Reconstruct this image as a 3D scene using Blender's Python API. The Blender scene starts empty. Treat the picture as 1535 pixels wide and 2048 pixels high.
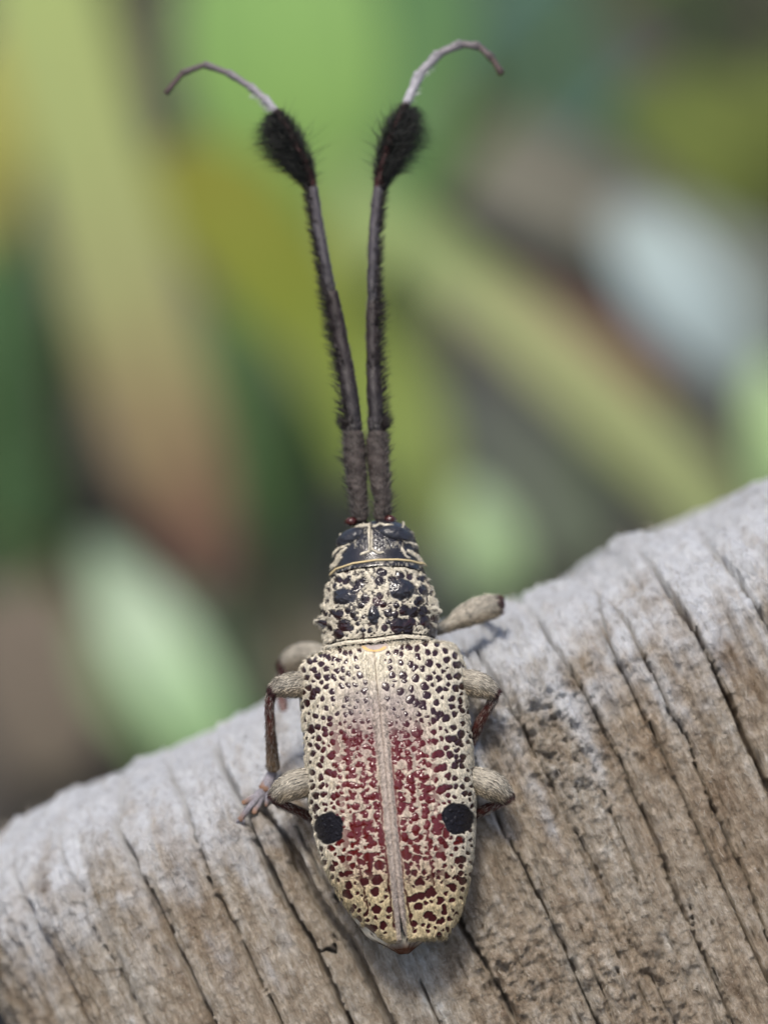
import bpy, math, random
import numpy as np
from mathutils import Matrix, Vector, Euler

# ------------------------------------------------------------------ camera, sky, sun, exposure
# Everything is built in real size (metres); helper coordinates are millimetres in a frame that is
# tilted like the camera: x right, y into the scene, z up; M maps them to world metres.
S = 0.001
PITCH = math.radians(22)            # the camera looks down by this angle
PXMM, CAMD = 40.0, 160.0            # photograph pixels per mm at the beetle, camera distance in mm
CX, CY = 767.5, 1024.0
GROUND_Z = -0.30
M = Euler((-PITCH, 0, 0)).to_matrix().to_4x4() @ Matrix.Scale(S, 4)
R3 = np.array(Euler((-PITCH, 0, 0)).to_matrix())

scene = bpy.context.scene
cd = bpy.data.cameras.new('camera'); cam = bpy.data.objects.new('camera', cd)
scene.collection.objects.link(cam); scene.camera = cam
cam.location = M @ Vector((0, -CAMD, 0))
cam.rotation_euler = (math.radians(90) - PITCH, 0, 0)
cd.sensor_fit = 'VERTICAL'; cd.sensor_height = 36; cd.sensor_width = 27
cd.lens = 36 * CAMD / (2048 / PXMM)
cd.clip_start = 0.005; cd.clip_end = 200
cd.dof.use_dof = True
cd.dof.focus_distance = 0.1572
APERTURE_MM = 5.0
cd.dof.aperture_fstop = cd.lens / APERTURE_MM
cd.dof.aperture_blades = 0

SUN_EL, SUN_AZ = math.radians(68), math.radians(205)   # compass direction the light comes from
w = bpy.data.worlds.new('World'); scene.world = w; w.use_nodes = True
nt = w.node_tree; bg = nt.nodes['Background']
sky = nt.nodes.new('ShaderNodeTexSky'); sky.sky_type = 'NISHITA'; sky.sun_disc = False
sky.dust_density = 4.0; sky.air_density = 1.0; sky.sun_elevation = SUN_EL; sky.sun_rotation = SUN_AZ
nt.links.new(sky.outputs[0], bg.inputs[0]); bg.inputs[1].default_value = 0.085
sd = bpy.data.lights.new('sun', 'SUN'); sun = bpy.data.objects.new('sun', sd)
scene.collection.objects.link(sun)
sd.energy = 1.5; sd.angle = math.radians(12); sd.color = (1.0, 0.95, 0.87)
sdir = Vector((math.sin(SUN_AZ) * math.cos(SUN_EL), math.cos(SUN_AZ) * math.cos(SUN_EL), math.sin(SUN_EL)))
sun.rotation_euler = sdir.to_track_quat('Z', 'Y').to_euler()
sun.location = sdir * 3
vs = scene.view_settings
vs.view_transform = 'Standard'; vs.look = 'None'; vs.gamma = 1; vs.use_curve_mapping = False
vs.exposure = 1.1
scene.cycles.use_denoising = True
scene.cycles.max_bounces = 6
scene.cycles.sample_clamp_indirect = 4

rng = np.random.default_rng(7)
random.seed(7)

# ------------------------------------------------------------------ helpers
def sstep(a, b, x):
    t = np.clip((x - a) / (b - a + 1e-12), 0, 1)
    return t * t * (3 - 2 * t)

def hash2(ix, iy, seed):
    n = (ix.astype(np.int64) * 374761393 + iy.astype(np.int64) * 668265263 + seed * 974634777) & 0x7fffffff
    n = ((n ^ (n >> 13)) * 1274126177) & 0x7fffffff
    n = (n ^ (n >> 16)) & 0xffff
    return n / 65535.0

def noise2(x, y, seed=0):
    ix, iy = np.floor(x), np.floor(y)
    fx, fy = x - ix, y - iy
    fx = fx * fx * (3 - 2 * fx); fy = fy * fy * (3 - 2 * fy)
    a = hash2(ix, iy, seed); b = hash2(ix + 1, iy, seed)
    c = hash2(ix, iy + 1, seed); d = hash2(ix + 1, iy + 1, seed)
    return (a * (1 - fx) + b * fx) * (1 - fy) + (c * (1 - fx) + d * fx) * fy * 1.0 - 0.5

def fbm(x, y, seed=0, o=4, gain=0.5):
    r = 0; a = 1.0
    for k in range(o):
        r = r + a * noise2(x * 2 ** k + 17.3 * k, y * 2 ** k - 9.1 * k, seed + k)
        a *= gain
    return r

def seg_dist(px, py, pts, w=None):
    """distance to a polyline; with w (one per point) also the interpolated value there"""
    best = np.full(px.shape, 1e9); val = np.zeros(px.shape)
    for i in range(len(pts) - 1):
        ax, ay = pts[i][:2]; bx, by = pts[i + 1][:2]
        dx, dy = bx - ax, by - ay
        t = np.clip(((px - ax) * dx + (py - ay) * dy) / (dx * dx + dy * dy + 1e-9), 0, 1)
        d = np.hypot(px - ax - t * dx, py - ay - t * dy)
        m = d < best
        best = np.where(m, d, best)
        if w is not None:
            val = np.where(m, w[i] * (1 - t) + w[i + 1] * t, val)
    return (best, val) if w is not None else best

def proj(P):
    k = CAMD / (CAMD + P[..., 1]) * PXMM
    return CX + P[..., 0] * k, CY - P[..., 2] * k

def unproj(px, py, y):
    k = (CAMD + y) / CAMD / PXMM
    return np.stack([(px - CX) * k, np.broadcast_to(y, np.shape(px)) * 1.0, (CY - py) * k], -1)

def U(px, py, y=0.0):
    return unproj(np.array(float(px)), np.array(float(py)), y)

def unit(v):
    return v / (np.linalg.norm(v, axis=-1, keepdims=True) + 1e-12)

def grid_faces(n, m, closed=False, off=0):
    i = np.arange(n - 1)[:, None]; j = np.arange(m if closed else m - 1)[None, :]
    a = i * m + j; b = i * m + (j + 1) % m
    return (np.stack([a, b, b + m, a + m], -1).reshape(-1, 4) + off)

def grid_normals(P, closed=False):
    du = np.gradient(P, axis=0)
    if closed:
        dv = np.roll(P, -1, 1) - np.roll(P, 1, 1)
    else:
        dv = np.gradient(P, axis=1)
    return unit(np.cross(du, dv))

COLL = scene.collection
def mesh_obj(name, V, quads=None, tris=None, mat=None, parent=None, col=None, smooth=True, origin=(0, 0, 0)):
    """one mesh object; V in mm (camera-tilted frame for macro things)"""
    V = np.asarray(V, np.float32).reshape(-1, 3) - np.asarray(origin, np.float32)
    me = bpy.data.meshes.new(name)
    nq = 0 if quads is None else len(quads); ntr = 0 if tris is None else len(tris)
    me.vertices.add(len(V)); me.vertices.foreach_set('co', V.ravel())
    idx = np.concatenate([np.asarray(a, np.int32).ravel() for a in (quads, tris) if a is not None and len(a)])
    me.loops.add(len(idx)); me.loops.foreach_set('vertex_index', idx)
    start = np.concatenate([np.arange(nq) * 4, nq * 4 + np.arange(ntr) * 3]).astype(np.int32)
    me.polygons.add(nq + ntr); me.polygons.foreach_set('loop_start', start)
    me.polygons.foreach_set('use_smooth', np.full(nq + ntr, smooth))
    me.update(calc_edges=True); me.validate()
    if col is not None:
        ca = me.color_attributes.new('Col', 'FLOAT_COLOR', 'POINT')
        c = np.asarray(col, np.float32).reshape(-1, col.shape[-1])
        if c.shape[1] == 3:
            c = np.concatenate([c, np.ones((len(c), 1), np.float32)], 1)
        ca.data.foreach_set('color', c.ravel())
    if mat: me.materials.append(mat)
    o = bpy.data.objects.new(name, me); COLL.objects.link(o)
    if parent is not None: o.parent = parent
    return o

def tag(o, label=None, cat=None, group=None, kind=None):
    if label: o['label'] = label
    if cat: o['category'] = cat
    if group: o['group'] = group
    if kind: o['kind'] = kind
    return o

def frame_at(p):
    """matrix of the tilted mm frame, moved to the mm point p"""
    return M @ Matrix.Translation(Vector([float(a) for a in p]))

def empty(name, p):
    o = bpy.data.objects.new(name, None); COLL.objects.link(o)
    o.empty_display_size = 2
    o.matrix_world = frame_at(p)
    return o

def catmull(pts, n):
    pts = np.asarray(pts, float)
    P = np.vstack([2 * pts[0] - pts[1], pts, 2 * pts[-1] - pts[-2]])
    k = len(pts) - 1
    t = np.linspace(0, k, n); i = np.minimum(t.astype(int), k - 1); f = (t - i)[:, None]
    p0, p1, p2, p3 = P[i], P[i + 1], P[i + 2], P[i + 3]
    return 0.5 * (2 * p1 + (p2 - p0) * f + (2 * p0 - 5 * p1 + 4 * p2 - p3) * f ** 2 + (3 * p1 - p0 - 3 * p2 + p3) * f ** 3)

def tube(pts, radii, n=24, m=16, flat=1.0, up=(0, -1, 0), capped=True):
    """smooth tapered tube; returns grid points (rows, m, 3); ends pinched shut"""
    C = catmull(pts, n); r = catmull(np.asarray(radii, float)[:, None], n)[:, 0]
    T = unit(np.gradient(C, axis=0))
    u = np.cross(T, np.array(up, float)); u = unit(u); v = np.cross(u, T)
    if capped:
        C = np.vstack([C[:1], C[:1], C, C[-1:], C[-1:]])
        C[0] -= T[0] * r[0] * .5; C[1] -= T[0] * r[0] * .35; C[-1] += T[-1] * r[-1] * .5; C[-2] += T[-1] * r[-1] * .35
        r = np.concatenate([[r[0] * .05, r[0] * .7], r, [r[-1] * .7, r[-1] * .05]])
        u = np.vstack([u[:1], u[:1], u, u[-1:], u[-1:]]); v = np.vstack([v[:1], v[:1], v, v[-1:], v[-1:]])
    a = np.linspace(0, 2 * np.pi, m, endpoint=False)
    return C[:, None] + r[:, None, None] * (np.cos(a)[None, :, None] * u[:, None] + flat * np.sin(a)[None, :, None] * v[:, None])

def strands(root, d, nrm, length, rad, bend=0.0, wob=0.0):
    """thin tapered three-sided hairs; returns V, quads, tris and the strand index of each vertex"""
    n = len(root); d = unit(d)
    side = unit(np.cross(d, nrm)); up = np.cross(side, d)
    L = length[:, None]; r = rad[:, None]
    mid = root + d * L * .5 + up * L * .06 + side * (rng.normal(size=(n, 1)) * wob * L)
    tip = root + d * L + up * L * bend + side * (rng.normal(size=(n, 1)) * wob * 2 * L)
    V = np.zeros((n, 7, 3))
    for k in range(3):
        a = 2 * np.pi * k / 3
        o = math.cos(a) * side + math.sin(a) * up
        V[:, k] = root + o * r; V[:, 3 + k] = mid + o * r * .8
    V[:, 6] = tip
    b = (np.arange(n) * 7)[:, None]
    q = np.concatenate([b + np.array([k, (k + 1) % 3, 3 + (k + 1) % 3, 3 + k]) for k in range(3)])
    t = np.concatenate([b + np.array([3 + k, 3 + (k + 1) % 3, 6]) for k in range(3)])
    return V.reshape(-1, 3), q, t, np.repeat(np.arange(n), 7)

# ------------------------------------------------------------------ materials
def new_mat(name):
    m = bpy.data.materials.new(name); m.use_nodes = True
    return m, m.node_tree, m.node_tree.nodes['Principled BSDF']

def N(nt, typ, **kw):
    n = nt.nodes.new(typ)
    for k, v in kw.items():
        if k in n.inputs: n.inputs[k].default_value = v
        else: setattr(n, k, v)
    return n

def ramp(nt, src, stops):
    r = nt.nodes.new('ShaderNodeValToRGB'); nt.links.new(src, r.inputs[0])
    e = r.color_ramp.elements
    while len(e) < len(stops): e.new(0.5)
    for k, (p, c) in enumerate(stops):
        e[k].position = p; e[k].color = (*c, 1)
    return r.outputs[0]

def mixc(nt, fac, a, b, mode='MIX'):
    m = nt.nodes.new('ShaderNodeMix'); m.data_type = 'RGBA'; m.blend_type = mode
    for s, v in ((0, fac), (6, a), (7, b)):
        if isinstance(v, (int, float)): m.inputs[s].default_value = v
        elif isinstance(v, tuple): m.inputs[s].default_value = (*v, 1)
        else: nt.links.new(v, m.inputs[s])
    return m.outputs[2]

def coords(nt, scale=(1, 1, 1)):
    tc = nt.nodes.new('ShaderNodeTexCoord'); mp = nt.nodes.new('ShaderNodeMapping')
    mp.inputs['Scale'].default_value = scale
    nt.links.new(tc.outputs['Object'], mp.inputs['Vector'])
    return mp.outputs[0]

def noise_node(nt, vec, scale, detail=5, rough=.55):
    n = N(nt, 'ShaderNodeTexNoise'); n.inputs['Scale'].default_value = scale
    n.inputs['Detail'].default_value = detail; n.inputs['Roughness'].default_value = rough
    nt.links.new(vec, n.inputs['Vector'])
    return n.outputs[0]

def bump(nt, bsdf, src, strength, dist):
    b = N(nt, 'ShaderNodeBump'); b.inputs['Strength'].default_value = strength
    b.inputs['Distance'].default_value = dist
    nt.links.new(src, b.inputs['Height']); nt.links.new(b.outputs[0], bsdf.inputs['Normal'])

def cuticle_mat():
    m, nt, b = new_mat('beetle_cuticle')
    at = N(nt, 'ShaderNodeAttribute', attribute_name='Col')
    nz = noise_node(nt, coords(nt), 9.0, 4)
    c = mixc(nt, 0.35, at.outputs['Color'], ramp(nt, nz, [(.3, (.55, .55, .55)), (.7, (1, 1, 1))]), 'MULTIPLY')
    nt.links.new(c, b.inputs['Base Color'])
    mr = N(nt, 'ShaderNodeMapRange'); nt.links.new(at.outputs['Alpha'], mr.inputs[0])
    mr.inputs[3].default_value = .8; mr.inputs[4].default_value = .15
    nt.links.new(mr.outputs[0], b.inputs['Roughness'])
    mr2 = N(nt, 'ShaderNodeMapRange'); nt.links.new(at.outputs['Alpha'], mr2.inputs[0])
    mr2.inputs[3].default_value = .06; mr2.inputs[4].default_value = .58
    nt.links.new(mr2.outputs[0], b.inputs['Specular IOR Level'])
    bump(nt, b, noise_node(nt, coords(nt), 14, 3), .35, .00003)
    return m

def seta_mat(name='beetle_setae', rough=.5):
    m, nt, b = new_mat(name)
    at = N(nt, 'ShaderNodeAttribute', attribute_name='Col')
    nt.links.new(at.outputs['Color'], b.inputs['Base Color'])
    b.inputs['Roughness'].default_value = rough
    b.inputs['Specular IOR Level'].default_value = .35
    return m

def wood_mat():
    m, nt, b = new_mat('weathered_wood')
    v = coords(nt, (1, 1, .12)); vi = coords(nt)
    big = noise_node(nt, coords(nt, (1, 1, .45)), .16, 5, .6)
    fib = noise_node(nt, v, 3.6, 8, .72)
    fel = noise_node(nt, coords(nt, (1, 1, .55)), 2.2, 8, .72)
    fine = noise_node(nt, vi, 7.0, 4, .6)
    c = ramp(nt, fib, [(.30, (.16, .115, .075)), (.44, (.33, .28, .215)), (.56, (.45, .40, .33)), (.70, (.62, .58, .51))])
    c2 = ramp(nt, fel, [(.33, (.10, .07, .045)), (.44, (.31, .26, .20)), (.54, (.47, .42, .35)), (.65, (.74, .70, .63))])
    c = mixc(nt, .55, c, c2)
    tone = ramp(nt, big, [(.36, (.74, .63, .52)), (.48, (1.0, .95, .90)), (.56, (1.06, 1.04, 1.02)), (.66, (1.12, 1.17, 1.24))])
    c = mixc(nt, .9, c, tone, 'MULTIPLY')
    mid = noise_node(nt, coords(nt, (1, 1, .22)), .55, 6, .65)
    c = mixc(nt, .75, c, ramp(nt, mid, [(.34, (.50, .40, .31)), (.44, (.95, .90, .84)), (.55, (1.08, 1.06, 1.04)), (.64, (1.22, 1.28, 1.36))]), 'MULTIPLY')
    sp = ramp(nt, fine, [(.62, (0, 0, 0)), (.75, (1, 1, 1))])
    c = mixc(nt, sp, c, (.58, .55, .50))
    at = N(nt, 'ShaderNodeAttribute', attribute_name='Col')      # silvered end grain, with the rim's sky sheen painted in
    c = mixc(nt, at.outputs['Fac'], c, ramp(nt, fel, [(.32, (.42, .42, .42)), (.42, (.72, .74, .77)), (.55, (.86, .89, .93))]))
    nt.links.new(c, b.inputs['Base Color'])
    b.inputs['Roughness'].default_value = .85
    b.inputs['Specular IOR Level'].default_value = .25
    add = N(nt, 'ShaderNodeMath', operation='ADD'); nt.links.new(fel, add.inputs[0]); nt.links.new(fib, add.inputs[1])
    bump(nt, b, add.outputs[0], 1.0, .0006)
    return m

def leaf_mat(name, stops, trans=.25, rough=.5, axis=2, scale=.02):
    """colour runs along the blade (u of the Col attribute), mottled"""
    m, nt, b = new_mat(name)
    at = N(nt, 'ShaderNodeAttribute', attribute_name='Col')
    sep = N(nt, 'ShaderNodeSeparateColor'); nt.links.new(at.outputs['Color'], sep.inputs[0])
    nz = noise_node(nt, coords(nt), .12, 4)
    ad = N(nt, 'ShaderNodeMath', operation='MULTIPLY_ADD'); nt.links.new(nz, ad.inputs[0]); ad.inputs[1].default_value = .3
    nt.links.new(sep.outputs[0], ad.inputs[2])
    sb = N(nt, 'ShaderNodeMath', operation='SUBTRACT'); nt.links.new(ad.outputs[0], sb.inputs[0]); sb.inputs[1].default_value = .15
    c = ramp(nt, sb.outputs[0], stops)
    vein = ramp(nt, sep.outputs[1], [(.0, (1.25, 1.25, 1.1)), (.08, (1, 1, 1))])
    c = mixc(nt, 1.0, c, vein, 'MULTIPLY')
    nt.links.new(c, b.inputs['Base Color']); b.inputs['Roughness'].default_value = .75; b.inputs['Specular IOR Level'].default_value = .15
    out = nt.nodes['Material Output']
    tr = N(nt, 'ShaderNodeBsdfTranslucent'); nt.links.new(c, tr.inputs[0])
    mx = N(nt, 'ShaderNodeMixShader'); mx.inputs[0].default_value = trans
    nt.links.new(b.outputs[0], mx.inputs[1]); nt.links.new(tr.outputs[0], mx.inputs[2]); nt.links.new(mx.outputs[0], out.inputs[0])
    return m

def plain_mat(name, c0, c1, scale, rough=.8, dist=.002):
    m, nt, b = new_mat(name)
    nz = noise_node(nt, coords(nt), scale, 6, .6)
    nt.links.new(ramp(nt, nz, [(.3, c0), (.7, c1)]), b.inputs['Base Color'])
    b.inputs['Roughness'].default_value = rough
    bump(nt, b, nz, .6, dist)
    return m

CUT, SET, WOOD = cuticle_mat(), seta_mat(), wood_mat()

# ------------------------------------------------------------------ the ground
gm = plain_mat('soil', (.012, .011, .009), (.062, .052, .040), 14.0, .95, .01)
bm_n = 160
gx = np.sinh(np.linspace(-6.2, 6.2, bm_n)) / np.sinh(6.2) * 60
GX, GY = np.meshgrid(gx, gx, indexing='ij')
GZ = 0.02 * fbm(GX * 6, GY * 6, 3, 4) + .01 * fbm(GX * 30, GY * 30, 8, 2)
ground = mesh_obj('ground', np.stack([GX, GY, GZ], -1), grid_faces(bm_n, bm_n), mat=gm)
ground.location = (0, 0, GROUND_Z)
tag(ground, kind='structure')

# ------------------------------------------------------------------ the wooden post
tl = math.radians(24.2); pw = math.radians(7)
WO = np.array([0, 0, -16.0])
WU = np.array([math.cos(tl), 0, math.sin(tl)])
WV = np.array([-math.sin(tl) * math.cos(pw), math.sin(pw), math.cos(tl) * math.cos(pw)])
WN = np.cross(WV, WU); WN *= np.sign(WN[1])
PC, PR, PD, PE = 12.0, 35.5, 30.0, 5.5        # centre, half width, half depth, superellipse exponent
RIM_V0, RIM_H, RIM_IN = 2.3, 7.0, 15.0

def face_d(u):
    q = np.clip(np.abs((u - PC) / PR), 0, .999)
    return PD * (1 - (1 - q ** PE) ** (1 / PE))

def wood_xyz(u, v, d):
    return WO + u[..., None] * WU + v[..., None] * WV + d[..., None] * WN

def px_to_uv(px, py):
    """photograph pixel -> (u, v) on the post's front (rim: arc length)"""
    y = 0.0
    for _ in range(12):
        P = unproj(np.array(float(px)), np.array(float(py)), y) - WO
        u, v = P @ WU, P @ WV
        d = float(face_d(u))
        if v > RIM_V0:
            s = min((v - RIM_V0) / RIM_H, .98); d += RIM_IN * (1 - math.sqrt(1 - s * s)) * .9
        # y of the surface point on this ray
        y = 0.6 * y + 0.4 * float((WO + u * WU + v * WV + d * WN)[1])
    if v > RIM_V0:
        a = math.asin(min((v - RIM_V0) / RIM_H, 1)); v = RIM_V0 + a * 9.5
    return float(u), float(v)

CRACKS = [  # photograph pixels along each drying crack, half width mm, depth mm
 ([(5,1715),(27,1778),(59,1829),(87,1888),(119,1947),(155,2016),(200,2110)], .22, 1.3),
 ([(105,1696),(132,1747),(157,1783),(173,1842),(205,1892),(237,1943),(274,2016),(310,2090)], .11, .7),
 ([(200,1590),(214,1612),(219,1655),(255,1710),(292,1774),(319,1824),(351,1892),(388,1970),(420,2038),(450,2100)], .17, 1.9),
 ([(269,1838),(310,1897),(347,1952)], .08, .5),
 ([(305,1545),(328,1573),(360,1610),(378,1660),(401,1715),(429,1778),(456,1833),(492,1902),(520,1961),(556,2034),(590,2110)], .10, 1.1),
 ([(400,1500),(424,1532),(456,1573),(479,1614),(502,1660),(524,1710),(556,1778),(588,1833),(634,1906),(657,1965),(693,2038),(730,2110)], .19, 1.9),
 ([(540,1640),(565,1674),(602,1742),(638,1810),(665,1845),(700,1885),(735,1950)], .34, 1.8),
 ([(575,1628),(611,1692),(647,1756),(690,1830)], .09, .8),
 ([(634,1906),(655,1898),(672,1905),(664,1848)], .12, 1.0),
 ([(965,1560),(991,1624),(1020,1686),(1045,1731),(1078,1797),(1103,1855),(1128,1901)], .13, 1.5),
 ([(900,1800),(929,1864),(945,1893),(970,1934),(1003,1984),(1028,2042),(1060,2110)], .20, 1.5),
 ([(1060,1480),(1099,1566),(1132,1632),(1169,1698),(1198,1756),(1223,1822)], .16, .7),
 ([(1185,1533),(1210,1591),(1231,1649),(1256,1711),(1290,1800)], .08, .6),
 ([(1070,1225),(1094,1267),(1132,1321),(1165,1379),(1190,1428),(1214,1474),(1247,1533),(1268,1591),(1297,1649),(1330,1731),(1355,1802),(1400,1900)], .12, 1.2),
 ([(1195,1190),(1200,1221),(1206,1263),(1231,1312),(1256,1366),(1281,1416),(1300,1450)], .10, 1.2),
 ([(1200,1180),(1227,1209),(1256,1246),(1281,1304),(1314,1362),(1343,1428),(1376,1478),(1396,1541),(1450,1673),(1492,1756),(1533,1872),(1570,1960)], .10, 1.2),
 ([(1310,1130),(1334,1168),(1363,1221),(1396,1271),(1421,1321),(1438,1358),(1459,1403),(1479,1453),(1504,1508),(1535,1574),(1580,1660)], .20, 2.2),
 ([(1405,1060),(1434,1097),(1479,1151),(1508,1201),(1535,1254),(1580,1330)], .15, 1.5),
 ([(940,1290),(962,1321),(995,1362),(1024,1424),(1049,1465),(1075,1530)], .12, 1.1),
 ([(1376,1793),(1388,1868),(1409,1917),(1434,1955),(1460,2030)], .10, .9),
 ([(1165,1893),(1190,1946),(1214,2008),(1240,2080)], .14, .9),
 ([(820,1930),(850,1985),(880,2048),(910,2100)], .12, .9),
 ([(1290,1930),(1330,2010),(1370,2090)], .16, 1.0),
]
def build_post():
    # section angles: dense where the front faces the camera
    th_f = np.linspace(-1.38, 1.38, 900); th_b = np.linspace(1.38, 2 * np.pi - 1.38, 130)[1:-1]
    th = np.concatenate([th_f, th_b])
    def sect(t):                       # superellipse; t = 0 faces the camera
        sx, cx = np.sin(t), np.cos(t)
        r = (np.abs(sx) ** PE + np.abs(cx) ** PE) ** (-1 / PE)
        return r * sx, r * cx
    ex, ez = sect(th)
    # rows: deep foot, face, rim, cap
    v_low = -340 + 306 * (1 - (1 - np.linspace(0, 1, 40)) ** 2.2)
    v_face = np.linspace(-33.9, RIM_V0, 400)
    al = np.linspace(0, np.pi / 2, 130)[1:]
    v = np.concatenate([v_low, v_face, RIM_V0 + RIM_H * np.sin(al), np.full(30, RIM_V0 + RIM_H)])
    inset = np.concatenate([np.zeros(440), RIM_IN * (1 - np.cos(al)), RIM_IN + np.linspace(0, PD - RIM_IN, 31)[1:] * .985])
    arc = np.concatenate([v_low, v_face, RIM_V0 + 9.5 * al, RIM_V0 + 9.5 * np.pi / 2 + np.linspace(0, 12, 31)[1:]])
    k = (PD - inset) / PD; iu = np.concatenate([np.zeros(440), 3.5 * (1 - np.cos(al)), 3.5 + np.linspace(0, PR - 3.5, 31)[1:] * .985]); ku = (PR - iu) / PR
    Uu = PC + PR * ku[:, None] * ex[None]; Dd = PD - PD * k[:, None] * ez[None]
    Vv = np.broadcast_to(v[:, None], Uu.shape).copy()
    Vv[-30:] += (1 - np.linspace(1, 0, 30) ** 2)[:, None] * .4
    sU = PC + PR * np.broadcast_to(ex, Uu.shape)          # u of the face below, so cracks run over the rim
    sA = np.broadcast_to(arc[:, None], Uu.shape)
    P = np.stack([Uu, Dd, Vv], -1)
    Nn = grid_normals(P, True); 
    # make sure normals point outward
    outw = np.stack([Uu - PC, Dd - PD, np.zeros_like(Uu)], -1)
    if (Nn[300] * outw[300]).sum() < 0: Nn = -Nn
    front = np.cos(th)[None] > 0.05
    # fibre relief
    wu = sU + .5 * fbm(sU * .25, sA * .06, 5, 3)
    fade = np.clip(k, .25, 1)[:, None]
    disp = .22 * fbm(wu * .55, sA * .05, 11, 4) + .22 * fbm(wu * 2.2, sA * .14, 21, 4, .6) * fade
    right = sstep(-4, 8, sU)
    felt = fbm(wu * 1.3, sA * .8, 31, 5, .6)
    disp += felt * (.17 - .07 * right) * fade + .06 * fbm(wu * 2.6, sA * 1.8, 35, 3) * fade
    disp += .10 * fbm(wu * 5, sA * 1.2, 41, 3) + .10 * fbm(wu * 3.5, sA * 3, 45, 4, .65)
    disp += -.45 * right * sstep(.0, .40, fbm(wu * .9, sA * .07, 51, 3))        # flaked hollows
    disp += .5 * fbm(sU * .22, sA * .12, 61, 2) * (.3 + .7 * sstep(-4, 8, sA)) + .55 * sstep(0, 6, sA) * fbm(sU * .6, sA * .6, 65, 5, .6)
    # the growth-ring slats stand off unevenly at the sawn rim
    disp += .5 * sstep(-2, 6, sA) * fbm(sU * .45, sA * .05, 71, 2)
    for cpx, cpy, rad, amp in ((1120, 1490, 3.2, .75), (1010, 1930, 3.0, .6), (1290, 1960, 4.0, .5), (1380, 1420, 3.0, .35), (1040, 1330, 2.5, .5), (520, 1600, 2.5, .3)):
        cu, cv = px_to_uv(cpx, cpy)                    # crumbling patches
        g_ = np.exp(-(((sU - cu) / rad) ** 2 + ((sA - cv) / (rad * 1.4)) ** 2)) * front
        disp += amp * g_ * (fbm(sU * 1.9, sA * 1.5, 121, 5, .65) - .12)
    cr = np.zeros_like(disp)
    for pts, hw, dep in CRACKS:
        uv = np.array([px_to_uv(*p) for p in pts])
        # carry on along the grain at both ends of long cracks
        if len(pts) > 6:
            e = uv[0] + (uv[0] - uv[1]) / np.linalg.norm(uv[0] - uv[1]) * 3
            f = uv[-1] + np.array([0, -40.0]); uv = np.vstack([e, uv, f])
        lo, hi = uv.min(0) - 2.5, uv.max(0) + 2.5
        m = (sU > lo[0]) & (sU < hi[0]) & (sA > lo[1]) & (sA < hi[1]) & front
        a, b = sU[m], sA[m]
        a2 = a + .10 * fbm(a * .8, b * .9, 81, 3) + .05 * noise2(a * 4, b * 4, 91)
        wd = np.ones(len(uv)); wd[0] = .15; wd[-1] = .15 if len(pts) <= 6 else 1
        d, wv = seg_dist(a2, b, uv, wd)
        wv = wv * (.75 + 1.0 * np.clip(fbm(b * .35, a * .2, 95, 3) + .42, 0, 1.3))
        g = np.clip(1 - d / (hw * .62 * wv + 1e-4), 0, 1) ** .45 * dep * np.clip(wv, 0, 1)
        side = np.exp(-(d / .42) ** 2) * .09 * min(dep, 1.4) * (1 + 1.2 * sstep(-1, 5, b))
        cr[m] = np.maximum(cr[m], g + side)
    disp -= cr
    # fine checks everywhere along the grain
    chk = np.abs(fbm(wu * 1.1, sA * .035, 101, 3)); 
    disp -= .38 * np.exp(-(chk / .011) ** 2) * front * (.4 + .6 * right)
    low = np.concatenate([np.linspace(0, 1, 40), np.ones(len(v) - 40)])[:, None]
    P = P + Nn * (disp * (.3 + .7 * low))[..., None]
    # weathered silvery end grain plus the rim's sky sheen put into the colour, ragged edge
    endg_sheen = np.clip(sstep(-2.0, 9.5, sA + 7.0 * fbm(sU * .9, sA * .12, 111, 4, .6) + 5.0 * fbm(sU * .5, sA * .5, 113, 5, .65)), 0, 1) * .88
    # close the end
    n, m = Uu.shape
    cap = P[-1].mean(0)
    V = np.vstack([P.reshape(-1, 3), cap[None]])
    q = grid_faces(n, m, True)
    j = np.arange(m); t = np.stack([(n - 1) * m + j, (n - 1) * m + (j + 1) % m, np.full(m, n * m)], -1)
    col = np.zeros((n * m + 1, 3)); col[:-1] = endg_sheen.reshape(-1, 1); col[-1] = .8
    # mesh coordinates: (u, v, -d) local -> keep u, depth, v with z along the grain
    o = mesh_obj('wooden_post', V, q, t, WOOD, None, col)
    Rm = Matrix(((WU[0], WN[0], WV[0]), (WU[1], WN[1], WV[1]), (WU[2], WN[2], WV[2]))).to_4x4()
    o.matrix_world = frame_at(WO) @ Rm
    tag(o, 'weathered grey brown wooden post with long drying cracks and a rounded silvery end', 'post')
    return P
POSTP = build_post()
# a coarse lookup of the real post surface in the tilted frame
_sub = POSTP[40::3, :900:3].reshape(-1, 3)
POSTL = WO + _sub[:, :1] * WU + _sub[:, 1:2] * WN + _sub[:, 2:] * WV
_ppx, _ppy = proj(POSTL)
def wood_y(px, py):
    d = (_ppx - px) ** 2 + (_ppy - py) ** 2
    i = np.argsort(d)[:12]
    return float(POSTL[i, 1].min())

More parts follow.
